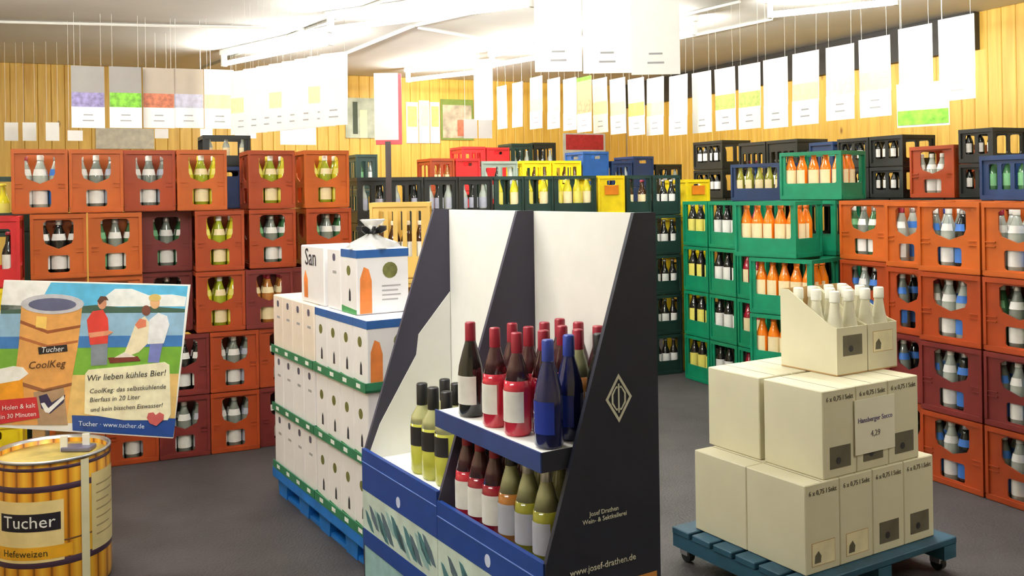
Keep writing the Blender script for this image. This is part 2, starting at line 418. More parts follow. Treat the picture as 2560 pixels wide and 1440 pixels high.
# left block of orange mineral water crates: short sides to the aisle
CW, CD, CH = .262, .353, .336
UL = 5.40
G_SMOKE = glass('smoky_clear_glass', (120, 128, 120)); G_LIME = glass('lime_drink', (150, 160, 40)); KW = [(G_CLEAR, C_WHITE, L_WHITE), (G_SMOKE, C_WHITE, L_WHITE), (G_SMOKE, C_SILV, L_GREY)]; KG = [(G_GREEN, C_WHITE, L_GREEN), (G_SMOKE, C_SILV, L_WHITE), (G_GREEN, C_SILV, L_WHITE)]; KY = [(G_YEL, C_YEL, L_YEL), (G_LIME, C_WHITE, L_CREAM)]; KD = [(G_DARK, C_SILV, L_WHITE)]; KA = [(G_AMBER, C_RED, L_CREAM)]
KMIX = [(G_CLEAR, C_RED, L_WHITE), (G_CLEAR, C_WHITE, L_WHITE), (G_CLEAR, C_SILV, L_BLUE)]
CONT = {'W': (KW, 'clear water bottles'), 'G': (KG, 'green glass bottles'), 'Y': (KY, 'yellow lemonade bottles'), 'D': (KD, 'dark glass bottles'), 'A': (KA, 'amber bottles'), 'M': (KMIX, 'red capped bottles'), 'N': (None, 'bottles')}
COLN = {'orange_plastic': 'orange', 'rust_plastic': 'rust orange', 'wine_red_plastic': 'wine red'}
# (row, px of the middle of the face, contents, colour, set back)
LEFT = [(4, 100, 'M', ORANGE, 0), (4, 236, 'W', ORANGE, 0), (4, 366, 'W', RUST, .05), (4, 490, 'Y', ORANGE, 0), (4, 684, 'Y', RUST, .04), (4, 818, 'Y', ORANGE, 0),
        (3, 145, 'D', ORANGE, -.04), (3, 287, 'G', ORANGE, -.02), (3, 412, 'G', WINE, .12), (3, 548, 'Y', RUST, 0), (3, 684, 'G', RUST, .04), (3, 822, 'G', RUST, 0), 
        (2, 145, 'N', ORANGE, 0), (2, 287, 'N', ORANGE, 0), (2, 400, 'D', WINE, .14), (2, 520, 'Y', RUST, 0), (2, 646, 'A', WINE, 0), (2, 775, 'D', WINE, .03), (2, 902, 'N', RUST, 0),
        (1, 185, 'N', ORANGE, 0), (1, 308, 'N', ORANGE, 0), (1, 432, 'D', WINE, 0), (1, 557, 'W', RUST, 0), (1, 683, 'D', RUST, .02), (1, 810, 'N', RUST, 0), (1, 930, 'N', RUST, 0),
        (0, 185, 'D', ORANGE, 0), (0, 308, 'W', RUST, 0), (0, 432, 'W', WINE, 0), (0, 558, 'W', RUST, 0), (0, 684, 'D', WINE, .02), (0, 810, 'N', RUST, 0), (0, 930, 'N', RUST, 0)]
ORD = ['bottom', 'second lowest', 'middle', 'second highest', 'top']
LEFT.sort(key=lambda q: (q[0], q[1])); lastv = {}
for (r, px, k, m, back) in LEFT:
    v, _ = ROOM.V_on(px, 480, UL); u = UL + back + CD / 2
    v = max(v, lastv.get(r, -9) + CW + .004); lastv[r] = v
    yaw = ROOM.a + random.uniform(-.006, .006)
    c = ROOM.p(u, v, r * CH)
    kinds, what = CONT[k]
    crate('gdb', c, yaw, CW, CD, CH, m, '%s crate of %s, %s row of crate wall' % (COLN[m.name], what, ORD[r]) + {(4, 490): ' by the blue crate'}.get((r, px), ''), 'mineral water crates behind the beer keg')
    if kinds:
        fill(c, yaw, CW, CD, kinds, 'one of the %s inside the orange crate wall' % what, 'bottles in the crate wall behind the beer keg', 3, 'water', 2, name='water_bottle')

# right block: long sides to the aisle, the columns stepping out towards the front
RIGHT = [  # U from, U to, V front, contents per row from the top
    (3.02, 3.373, 3.68, 'MWDD'), (2.66, 3.013, 3.68, 'WYDD'), (3.385, 3.645, 3.75, 'WMDD'), (3.82, 4.173, 3.94, 'GDDD')]
KBL = [(G_SMOKE, C_WHITE, L_BLUE), (G_CLEAR, C_WHITE, L_WHITE), (G_DARK, C_SILV, L_BLUE), (G_SMOKE, C_SILV, L_CREAM), (G_CLEAR, C_BLUE, L_BLUE)]
for (u0, u1, vf, cont) in RIGHT:
    cn = {2.66: 'fourth', 3.02: 'third', 3.385: 'second', 3.82: 'first'}[u0]
    w = u1 - u0; d = .258 if w > .3 else .353
    for i, k in enumerate(cont):
        r = 3 - i; m = (ORANGE, RUST, WINE, RUST)[i]
        rz = ROOM.a - math.pi / 2
        c = ROOM.p((u0 + u1) / 2, vf + d / 2, r * CH)
        crate('gdb', c, rz, w - .004, d, CH, m, '%s crate, %s row, %s column from the juice tower' % (COLN[m.name], ['bottom', 'second lowest', 'second highest', 'top'][r], {2.66: 'fourth', 3.02: 'third', 3.385: 'second', 3.82: 'first'}[u0]), 'mineral water crates beside the white cartons')
        fill(c, rz, w - .004, d, KBL if k in 'MD' else (KMIX if k == 'W' else KG), 'water bottle in the orange crates, %s column from the juice tower' % cn, 'bottles in the crates beside the white cartons', 4 if w > .3 else 3, 'water', 2, name='water_bottle')
# second row of the right block carries the crates on top
for (u0, vf) in ((2.66, 3.95), (3.02, 3.95), (3.40, 4.12)):
    for r in range(4):
        c = ROOM.p(u0 + .176, vf + .13, r * CH)
        crate('gdb', c, ROOM.a - math.pi / 2, .349, .258, CH, ORANGE, 'orange crate standing behind the crate stack beside the white cartons', 'rear mineral water crates beside the white cartons')

# crates and stacks along the right and at the back
RZR = ROOM.a - math.pi / 2       # front faces the aisle (minus V)
def col_V(u0, u1, vf, d, z0, n, h, kind, m, label, group, kinds=None, blabel=None, bgroup=None, nx=3, shape='beer', rz=RZR, rows_filled=None, sc=1.0, side=0, bname='bottle'):
    """a stack of n crates whose fronts lie in the plane V = vf"""
    for r in range(n):
        c = ROOM.p((u0 + u1) / 2, vf + d / 2, z0 + r * h)
        crate(kind, c, rz, (u1 - u0) - .004, d, h, m, label % ['bottom', 'second', 'third', 'uppermost'][r] if '%s' in label else label, group)
        if kinds and (rows_filled is None or r in rows_filled):
            fill(c, rz, (u1 - u0) - .004, d, kinds[r % len(kinds)] if isinstance(kinds[0], list) else kinds, blabel, bgroup, nx, shape, 1, side, sc, bname)
# green juice crates, three columns with open fronts
KJY = [(G_DARK, C_SILV, L_YEL)]; KJW = [(G_DARK, C_BLACK, L_WHITE)]; KJR = [(G_RED, C_RED, L_CREAM)]; KJO = [(G_ORA, C_ORANGE, L_CREAM)]
for (u0, u1, k, what) in ((5.62, 5.93, KJY, 'yellow labelled dark juice bottles'), (5.30, 5.61, KJW, 'white labelled dark juice bottles'), (4.98, 5.29, KJR, 'red juice bottles with cream labels')):
    col_V(u0, u1, 4.07, .40, 0, 4, .333, 'open', GREENP, 'green crate of %s, %%s row of the juice tower' % what, 'green crates of the juice tower', k,
          'one of the %s in the green tower' % what, 'juice bottles in the green tower', 3, 'juice', bname='juice_bottle')
# green crates of orange juice, turned towards the aisle
rzg = math.radians(-48)
ex = Vector((math.cos(rzg), math.sin(rzg), 0)); ey = Vector((-math.sin(rzg), math.cos(rzg), 0))
gw, gd = .42, .30
C0 = at_z(2010, 652, 1.0); C0.z = 0
cen = C0 - ex * gw / 2 + ey * gd / 2
for r in range(4):
    c = cen + Vector((0, 0, r * CH)) + (ex * .05 if r < 3 else -ex * .05)
    crate('open' if r >= 2 else 'open', c, rzg, gw, gd, CH, GREENP, 'green crate of orange juice behind the white cartons, %s of its stack' % ['bottom', 'second lowest', 'second highest', 'uppermost'][r], 'green orange juice crates')
    fill(c, rzg, gw, gd, KJO, 'orange juice bottle with a cream label in the green crates', 'orange juice bottles in the green crates', 5, 'juice', 1, 1, name='juice_bottle')
cen2 = cen + ey * .36
for r in range(4):
    crate('open', cen2 + Vector((0, 0, r * CH)), rzg, gw, gd, CH, GREENP, 'green crate standing behind the stack of orange juice crates', 'rear green juice crates')
ct = cen2 + Vector((0, 0, 4 * CH)) + ex * .03 + ey * .02
crate('open', ct, rzg, gw, gd, .30, GREENP, 'topmost green crate of orange juice bottles, highest on the juice tower', 'top green orange juice crate')
fill(ct, rzg, gw, gd, KJO, 'orange juice bottle in the topmost green crate', 'orange juice bottles in the topmost green crate', 5, 'juice', 1, 1, sc=.92, name='juice_bottle')
# blue crate of yellow drinks on the juice tower
cb = ROOM.p(5.22, 4.30, 4 * .333)
crate('open', cb, RZR + .25, .42, .30, .26, NBLUE, 'dark blue crate of pale yellow drink bottles on top of the juice tower', 'blue crate on the juice tower')
fill(cb, RZR + .25, .42, .30, [(G_OLIVE, C_BLUE, L_CREAM)], 'pale yellow drink bottle in the blue crate on the juice tower', 'drink bottles in the blue crate on the juice tower', 5, 'beer', 1, 0, sc=.92, name='drink_bottle')
# dark stacks by the long wall which carry the crates seen over the tower
u = 3.72
while u < 6.9:
    col_V(u, u + .42, 4.75, .30, 0, 4, CH, 'two', BLACK, 'black crate in the lower rows of the stacks along the long pine wall', 'black crates along the long wall'); u += .43
KBW = [(G_DARK, C_SILV, L_WHITE)]
def top_col(u0, u1, n, h, m, kind, what, kinds, nx, shape='beer', sc=.72, vf=4.75, d=.29):
    col_V(u0, u1, vf, d, 4 * CH, n, h, kind, m, what, 'crates on top of the stacks by the long wall', kinds, 'bottle in the ' + what, 'bottles on top of the stacks by the long wall', nx, shape, sc=sc)
top_col(4.46, 4.745, 2, .205, BLACK, 'two', 'low black crate with white labelled bottles next to the topmost green crate', KBW, 4)
top_col(4.75, 5.04, 2, .205, BLACK, 'two', 'low black crate half hidden by the topmost green crate', KBW, 4)
top_col(4.07, 4.41, 1, .325, RUST, 'gdb', 'rust red crate standing alone between the black crates', [(G_CLEAR, C_WHITE, L_WHITE)], 4, 'water', .9)
top_col(3.80, 4.04, 2, .205, BLACK, 'two', 'low narrow black crate behind the blue crate', KBW, 3)
top_col(6.34, 6.75, 2, .24, BLACK, 'two', 'black crate at the far end of the long wall', KBW, 5, sc=.85)
top_col(5.80, 6.13, 1, .44, BLACK, 'slots', 'tall black crate of red capped bottles by the long wall', [(G_DARK, C_RED, L_WHITE)], 4, 'beer', 1.1)
top_col(5.44, 5.79, 1, .44, BLACK, 'slots', 'tall black crate behind the blue crate on the juice tower', KBW, 4, 'beer', 1.1)
top_col(5.08, 5.32, 1, .40, NBLUE, 'slots', 'navy crate behind the topmost green crate', None, 3)
col_V(2.83, 3.25, 3.96, .25, 4 * CH, 1, .22, 'slots', NBLUE, 'blue crate of green bottles on the orange crates beside the white cartons', 'blue crate on the orange crates', [(G_GREEN, C_BLUE, L_GREEN)],
      'green bottle with blue cap in the blue crate on the orange crates', 'green bottles in the blue crate', 5, 'beer', sc=.8)
# far rows across the back, fronts in planes U = const
def col_U(px0, px1, uf, top_py, n, m, kind, label, group, kinds=None, blabel='', bgroup='', nx=3, shape='beer', d=.36, sc=1.0, filled=None, z_top=None, bname='bottle', inset=.006):
    v0, _ = ROOM.V_on(px0, 480, uf); v1, _ = ROOM.V_on(px1, 480, uf)
    zt = z_top if z_top else ROOM.V_on((px0 + px1) / 2, top_py, uf)[1]
    h = zt / n
    for r in range(n):
        c = ROOM.p(uf + d / 2, (v0 + v1) / 2, r * h)
        top = r == n - 1
        crate(kind, c, ROOM.a, (v1 - v0) - inset, d, h, m, label if top or filled else 'crate beneath the ' + label, group if top or filled else group + ', lower rows')
        if kinds and (top or (filled and r in filled)):
            fill(c, ROOM.a, (v1 - v0) - inset, d, kinds, blabel, bgroup, nx, shape, 1, 0, sc, bname)
ZA = 1.535
KCL = [(G_CLEAR, C_SILV, L_GREY), (G_DARK, C_SILV, L_GREY)]
for i, (a, b) in enumerate(((892, 975), (975, 1060), (1060, 1146), (1146, 1233))):
    col_U(a, b, 6.1, 440, 5, BLACK, 'two', 'black crate of grey labelled bottles behind the tan crates', 'black crates behind the tan crates', KCL, 'grey labelled bottle in the black crates behind the tan crates', 'bottles in the black crates behind the tan crates', 4, z_top=ZA)
for i, (a, b) in enumerate(((1235, 1311), (1311, 1385), (1385, 1492))):
    col_U(a, b, 6.1, 440, 5, DGREEN, 'open', 'dark green crate of lime yellow drink bottles behind the wine display', 'dark green crates behind the wine display', [(G_YEL, C_YEL, L_YEL), (G_YEL, C_WHITE, L_CREAM)], 'lime yellow bottle in the dark green crates behind the wine display', 'lime yellow bottles behind the wine display', 4, 'juice', z_top=ZA, sc=.95)
col_U(1495, 1563, 6.1, 448, 5, YELLOW, 'small', 'bright yellow crate with orange print behind the wine display', 'yellow crates in the row behind the wine display', z_top=ZA)
for (a, b, f, w) in ((1566, 1629, None, 'next to the bright yellow crate'), (1632, 1702, (0, 1, 2, 3), 'next to the green juice tower')):
    col_U(a, b, 6.1, 448, 5, DGREEN, 'open', 'dark green crate of pale labelled bottles ' + w, 'dark green crates ' + w, [(G_BROWN, C_RED, L_CREAM)] if not f else [(G_DARK, C_SILV, L_WHITE)], 'bottle with a pale label in the dark green crates ' + w, 'bottles in the dark green crates ' + w, 3, 'beer', z_top=ZA, filled=f)
col_U(1716, 1776, 6.1, 452, 5, YELLOW, 'small', 'golden yellow crate beside the blue crate of the juice tower', 'golden yellow crate stack', z_top=1.50)
rowB = [((890, 946), 385, DGREEN, 'slots', 'dark green crate behind the black crates near the sign post', KG), ((1076, 1138), 395, RUST, 'two', 'rust coloured crate of amber bottles above the black crates', KA), ((1140, 1202), 395, RED, 'small', 'low red crate above the black crates', None),
        ((1204, 1296), 402, GREYP, 'two', 'grey green crate of clear bottles in the second row', KCL), ((1306, 1380), 401, YELLOW, 'slots', 'bright yellow crate of brown bottles in the second row', [(G_BROWN, C_SILV, L_YEL)]), ((1382, 1455), 401, YELLOW, 'slots', 'lemon yellow crate of brown bottles in the second row', [(G_BROWN, C_SILV, L_YEL)]),
        ((1458, 1524), 378, MBLUE, 'small', 'tall blue crate with white print behind the yellow crates', None), ((1530, 1582), 402, NBLUE, 'slots', 'navy crate of grey labelled bottles in the second row', KCL), ((1584, 1636), 390, NBLUE, 'small', 'navy crate standing a little higher in the second row', None), ((1640, 1706), 410, BLACK, 'two', 'black crate of clear bottles beside the navy crates', KCL)]
for ((a, b), ty, m, kind, lb, kk) in rowB:
    col_U(a, b, 7.6, ty, 6, m, kind, lb, 'crates of the second row at the back', kk, 'bottle in the ' + lb, 'bottles of the second row at the back', 3, 'beer', sc=.9)
rowC = [((1156, 1216), 366, RED, 'slots', 'red crate of the rear row under the hanging sheets', None), ((1218, 1276), 368, RED, 'small', 'plain red crate of the rear row', None), ((1280, 1334), 358, DGREEN, 'two', 'dark green crate of pale bottles in the rear row', KCL), ((1336, 1392), 356, BLACK, 'two', 'black crate of pale bottles in the rear row', KCL)]
for ((a, b), ty, m, kind, lb, kk) in rowC:
    col_U(a, b, 9.0, ty, 6, m, kind, lb, 'crates of the rear row at the pine wall', kk, 'bottle in the ' + lb, 'bottles of the rear row at the pine wall', 3, 'beer', sc=.9)
# orange print on the yellow crates
for (px, tx) in ((1529, 0), (1746, 1)):
    v0, z = ROOM.V_on(px, 475, 6.1)
    root = ROOM.p(6.099, v0, z)
    o = obj('crate_print', MB().box(-.06, .06, -.0015, 0, -.035, .035).me('crate_print', mat('orange_print', (226, 130, 24), .5)), None, root, (0, 0, ROOM.a))
    o.name = 'crate_sticker'; tag(o, ('orange printed sticker on the bright yellow crate behind the wine display', 'orange printed sticker on the golden yellow crate beside the juice tower')[tx], 'sticker')
# crates at the left edge and on top of the left block
for (z0, h, m, kind, lb) in ((0, .336, YELLOW, 'small', 'yellow crate at the foot of the red crate stack'), (.336, .336, YELLOW, 'small', 'yellow crate under the red crate'), (.672, .32, YELLOW, 'small', 'upper yellow crate directly under the red crate'), (.992, .348, RED, 'two', 'bright red crate of cola bottles beside the orange crates')):
    v0, _ = ROOM.V_on(-12, 480, 5.2)
    c = ROOM.p(5.2 + .15, v0 - .04, z0)
    crate(kind, c, ROOM.a, .29, .36, h, m, lb, 'red and yellow crates at the end of the crate wall')
    if m is RED: fill(c, ROOM.a, .29, .36, [(G_DARK, C_RED, L_WHITE)], 'dark cola bottle in the bright red crate', 'cola bottles in the red crate', 4, 'beer')
v0, _ = ROOM.V_on(10, 480, 5.9)
for r in range(5):
    c = ROOM.p(5.9 + .15, v0 - .05, r * .31)
    crate('open', c, ROOM.a, .36, .30, .31, DGREEN, 'dark green crate of lemon drinks behind the red crate', 'dark green crates behind the red crate')
    if r == 4: fill(c, ROOM.a, .36, .30, KY, 'lemon drink bottle in the dark green crate behind the red crate', 'lemon drinks behind the red crate', 4, 'beer')
vb, _ = ROOM.V_on(578, 480, 5.92)
for r in range(4): crate('gdb', ROOM.p(5.92 + .15, vb, r * CH), ROOM.a, CW, .29, CH, ORANGE, 'orange crate standing behind the gap in the crate wall', 'orange crates behind the gap in the crate wall')
crate('small', ROOM.p(5.92 + .15, vb, 4 * CH), ROOM.a, .25, .29, .26, NBLUE, 'dark blue crate in the gap of the top row of orange crates', 'dark blue crate on the crate wall')
cbk = ROOM.p(5.92 + .15, vb - .02, 4 * CH + .26)
crate('open', cbk, ROOM.a, .28, .29, .19, BLACK, 'black crate of pale bottles on top of the dark blue crate', 'black crate on the crate wall')
fill(cbk, ROOM.a, .28, .29, [(G_CLEAR, C_WHITE, L_CREAM)], 'pale bottle in the black crate on the crate wall', 'pale bottles on the crate wall', 3, 'beer', sc=.68)
# tan crates behind the pallet of packs
ca = at_d(995, 505, 4.92); top = ca.z; th = .40
pz = top - 3 * th
yt = math.radians(3)
cc0 = Vector((ca.x, ca.y + .15, 0))
o = empty('wooden_pallet', cc0, yt); tag(o, 'plain wooden pallet under the tan crates', 'pallet')
for k in range(4): obj('deck_board', MB().box(-.19, .19, -.19 + k * .1, -.11 + k * .1, pz - .021, pz - .001).me('deck_board', KRAFT), o)
for k in (-1, 0, 1): obj('bearer', MB().box(k * .15 - .035, k * .15 + .035, -.19, .19, 0.0, pz - .0215).me('bearer', KRAFT), o)
for r in range(3):
    c = cc0 + Vector((0, 0, pz + r * th))
    crate('tall', c, yt, .315, .30, th, TAN, 'tan plastic crate with tall slots behind the pallet of juice packs', 'tan slotted crates')
    fill(c, yt, .315, .30, [(G_BROWN, C_WHITE, L_WHITE)], 'brown bottle with white label in the tan slotted crates', 'brown bottles in the tan crates', 4, 'juice', sc=.95)

# ------------------------------------------------------------------ wine display
DO = at_z(1362, 1410, .54)
DF = Frame(DO.x, DO.y, 31.5)
DL, UNIT, DD, ZT, ZL = 1.11, .555, .349, 1.363, .54
disp = empty('wine_display', (DF.o.x, DF.o.y, 0), DF.a); tag(disp, 'navy and white cardboard wine display with two bays, a blue tray front and sloping sides', 'display stand')
# local frame: y = along the display (away), x = depth to the back
PROFL = [(0, 0), (0, ZL), (.279, ZT), (DD, ZT), (DD, 0)]
def panel_at(name, y, m, th=.012, prof=PROFL):
    return obj(name, MB().prism(prof, lambda a, b, q: (a, q, b), y, y + th).me(name, m), disp)
sp = panel_at('side_panel', -.006, NAVY); panel_at('divider_panel', UNIT - .006, NAVY_IN, .012, [(.0, .50), (.0, ZL), (.279, ZT), (DD - .012, ZT), (DD - .012, .5)]); lp = panel_at('side_panel', DL - .006, NAVY_IN)
# white inner lining on the far side panel
poly_on('side_lining', [(.01, .52), (.06, .64), (.20, .86), (.21, .93), (DD - .014, 1.07), (DD - .014, .52)], WHITE, disp, lambda a, b, h: (a, DL - .0065 - h, b), 0, .003)
for y0 in (0.007, UNIT + .007): obj('back_panel', MB().box(DD - .012, DD - .001, y0, y0 + UNIT - .014, .0, ZT - .002).me('back_panel', WHITE), disp)
for y0, dz in ((0.007, 0), (UNIT + .007, .025)):
    obj('tray_floor', MB().box(.012, DD - .013, y0, y0 + UNIT - .014, .49 + dz, .50 + dz).me('tray_floor', WHITE), disp)
    lip = obj('tray_lip', MB().box(-.004, .009, y0 - .006, y0 + UNIT - .008, .43, ZL + dz).me('tray_lip', BLUE), disp)
    obj('fold_line', MB().box(-.0052, -.0041, y0 - .005, y0 + UNIT - .009, .496 + dz, .4985 + dz).me('fold_line', mat('pale_blue_line', (120, 150, 220), .5)), lip)
    fn = lambda a, b, h, y0=y0: (-.0041 - h, a + y0 + UNIT / 2 - .02, b + .462)
    poly_on('round_emblem', [(.015 * math.cos(t * math.pi / 8), .017 * math.sin(t * math.pi / 8)) for t in range(16)], mat('pale_emblem', (200, 210, 240), .5), lip, fn)
    art = obj('art_panel', MB().box(-.003, .009, y0 - .006, y0 + UNIT - .008, .30, .43).me('art_panel', mat('art_ground', (196, 214, 206), .5, var=.15, scale=12)), disp)
    for k in range(14):           # vine leaf strokes of the printed picture
        yy = y0 + UNIT - .03 - k * .034 + random.uniform(-.01, .01); zz = random.uniform(.305, .345)
        q = random.uniform(.8, 1.15); st = [(.088 * q, 0), (.062 * q, .002), (.022 * q, .030 * q), (.0, .074 * q), (.020 * q, .070 * q), (.060 * q, .040 * q)]
        poly_on('vine_leaf', [(yy - a, zz + b) for a, b in st], (mat('vine_teal', (70, 118, 128), .5), mat('vine_slate', (84, 104, 120), .5), mat('vine_mist', (140, 176, 178), .5))[k % 3], art, lambda a, b, h: (-.0031 - h, a, b), 0, .0006)
    obj('base_band', MB().box(-.004, .009, y0 - .006, y0 + UNIT - .008, .245, .30).me('base_band', BLUE), disp)
    obj('plinth', MB().box(0, .012, y0 - .006, y0 + UNIT - .008, .0, .245).me('plinth', mat('plinth_print', (150, 190, 196), .5, var=.2)), disp)
# upper shelf of the near bay
sh = obj('shelf', MB().box(.002, DD - .014, .010, UNIT - .008, .785, .80).me('shelf', WHITE), disp)
obj('shelf_front', MB().box(-.003, .002, .008, UNIT + .004, .752, .8005).me('shelf_front', mat('shelf_blue', (40, 62, 120), .45)), sh)
obj('shelf_side', MB().box(.002, DD - .03, .007, .0095, .752, .8005).me('shelf_side', NAVY), sh)
# lettering and emblem on the near side panel (its outer face looks along -y)
SF = lambda cx, cz: (lambda x, y, h: (x + cx, -.0062 - h, y + cz))
CRM = mat('cream_print', (226, 226, 208), .55)
def dia(k): return [(0, .092 * k), (.062 * k, 0), (0, -.092 * k), (-.062 * k, 0)]
lx = .222
em = poly_on('diamond_emblem', dia(.66), CRM, sp, SF(lx, .905), 0, .001, [dia(.53)])
for k in (-1, 1):
    poly_on('monogram', [(k * .004, .030), (k * .008, .030), (k * .022, .012), (k * .022, -.012), (k * .008, -.030), (k * .004, -.030), (k * .004, -.025), (k * .008, -.025), (k * .017, -.010), (k * .017, .010), (k * .008, .025), (k * .004, .025)], CRM, em, SF(lx, .905))
poly_on('monogram', [(-.0022, -.036), (.0022, -.036), (.0022, .036), (-.0022, .036)], CRM, em, SF(lx, .905))
text_on('lettering', 'Josef Drathen', .016, CRM, sp, SF(.172, .634))
text_on('lettering', 'Wein- & Sektkellerei', .016, CRM, sp, SF(.174, .617))
text_on('lettering', 'www.josef-drathen.de', .0225, CRM, sp, SF(.168, .503))
obj('orange_strip', MB().box(.20, .335, -.0075, -.0063, .435, .452).me('orange_strip', mat('orange_strip', (220, 150, 70), .5)), sp)
# bottles on the display
def dpos(y, x, z): return DF.p(y, x, z)
RB = DF.a - math.pi / 2
def dbottle(shape, y, x, z, gm, cm, lm, label, group, n=18, sc=1.0, r=.25):
    bottle(shape, dpos(y, x, z), gm, cm, lm, label, group, 'wine_bottle', 'bottle', RB + random.uniform(-r, r), n, sc)
SZ = .8002
front = [(.435, G_DARK, C_RED, L_WHITE, 'dark red wine bottle with white label standing apart on the upper shelf'), (.300, G_ROSE, C_RED, L_WHITE, 'rose wine bottle with white label beside the dark red wine on the upper shelf'),
         (.190, G_ROSE, C_RED, L_WHITE, 'rose wine bottle with white label beside the blue bottles on the upper shelf'), (.046, G_BLUE, C_BLUE, L_DBLUE, 'deep blue wine bottle at the front of the upper shelf')]
for (y, g, c, l, lb) in front:
    if g is G_BLUE:
        ob = bottle('wine', dpos(y, .048, SZ), g, c, l, lb, 'bottles on the upper shelf of the wine display', 'wine_bottle', 'bottle', RB, 18)
        RR = PROF['wine']['R']
        text_on('lettering', 'LAY', .034, L_GREY, ob, lambda x, yy, h: ((RR + .0009 + h * .3) * math.cos(-2.05 - yy / RR), (RR + .0009 + h * .3) * math.sin(-2.05 - yy / RR), .065 + x))
        continue
    dbottle('wine', y, .048, SZ, g, c, l, lb, 'bottles on the upper shelf of the wine display')
for (y, x, g, c, l) in ((.345, .13, G_RED, C_RED, None), (.262, .13, G_RED, C_RED, None), (.182, .125, G_RED, C_RED, None), (.078, .132, G_BLUE, C_BLUE, L_DBLUE), (.305, .21, G_RED, C_RED, None), (.22, .21, G_RED, C_RED, None), (.14, .205, G_AMBER, C_RED, None), (.05, .205, G_DARK, C_BLACK, L_GREY),
                         (.34, .285, G_RED, C_RED, None), (.25, .285, G_RED, C_RED, None), (.16, .285, G_ROSE, C_RED, None), (.06, .285, G_DARK, C_BLACK, None)):
    lb = 'deep blue wine bottle in the second row of the upper shelf' if g is G_BLUE else 'red wine bottle in the rear rows of the upper shelf' if g in (G_RED, G_ROSE) else ('amber wine bottle in the rear rows of the upper shelf' if g is G_AMBER else 'dark bottle with black cap in the rear rows of the upper shelf')
    dbottle('wine', y, x, SZ, g, c, l, lb, 'bottles on the upper shelf of the wine display')
TZ = .5002
low = [(.475, G_ROSE, C_RED, L_WHITE), (.402, G_RED, C_RED, L_WHITE), (.322, G_RED, C_RED, L_WHITE), (.238, G_AMBER, C_BLACK, L_GREY), (.155, G_OLIVE, C_SILV, L_GREY), (.072, G_OLIVE, C_SILV, L_GREY)]
for (y, g, c, l) in low:
    lb = {G_ROSE: 'rose wine bottle with white label on the lower tray', G_RED: 'red wine bottle with white label on the lower tray', G_AMBER: 'amber wine bottle with grey label on the lower tray', G_OLIVE: 'yellow green wine bottle with grey label on the lower tray'}[g]
    dbottle('wine', y, .055, TZ, g, c, l, lb, 'bottles on the lower tray of the wine display')
    dbottle('wine', y - .015, .14, TZ, g, c, l, lb.replace('on the', 'in the second row of the'), 'bottles on the lower tray of the wine display')
for (y, x) in ((.875, .11), (.795, .11), (.715, .115), (.89, .20), (.81, .20), (.73, .20), (.85, .29), (.765, .29)):
    dbottle('lemon', y, x, TZ + .025, G_LEMON, C_BLACK, L_BLACK, 'lemon liqueur bottle with black cap and black label on the far tray', 'lemon liqueur bottles on the wine display', sc=1.14)

# ------------------------------------------------------------------ pallet of juice packs
PF = Frame(-1.144, 4.47, 31.5)      # U runs away, so packs are counted with -U towards the viewer
pal = empty('display_pallet', (PF.o.x, PF.o.y, 0), PF.a); tag(pal, 'bright blue plastic pallet under the white juice packs', 'pallet')
PLEN, PDEP = 1.15, .50
obj('deck', bevel(MB().box(-.01, PDEP, -PLEN - .02, .02, .085, .134).me('deck', PBLUE), .006), pal)
for y in (-.06, -.36, -.62, -.92, -1.11):
    for x in (.06, .27, .44):
        obj('foot', MB().prism([(-.055, 0.0), (.055, 0.0), (.07, .0845), (-.07, .0845)], lambda a, b, q, x=x, y=y: (x + q, y + a, b), -.045, .045).me('foot', PBLUE), pal)
for x in (.06, .44): obj('runner', MB().box(x - .04, x + .04, -PLEN, 0, .0005, .018).me('runner', PBLUE), pal)
TRAYG = mat('tray_green', (44, 120, 84), .5, var=.15); PKW = mat('pack_white', (240, 238, 240), .5, var=.03); PKC = mat('pack_cream', (244, 230, 216), .5, var=.04); PKB = mat('pack_blue', (40, 92, 160), .5); PKO = mat('pack_orange', (228, 132, 64), .5, var=.2); PKG = mat('pack_green', (70, 150, 90), .5, var=.2)
PKP = mat('pack_print', (86, 84, 104), .6); CREST = mat('crest_olive', (110, 112, 60), .5, var=.3, scale=40)
PKL, PKH, PKD = .141, .247, .22
def disc(r, n=14): return [(r * math.cos(2 * math.pi * i / n), r * math.sin(2 * math.pi * i / n)) for i in range(n)]
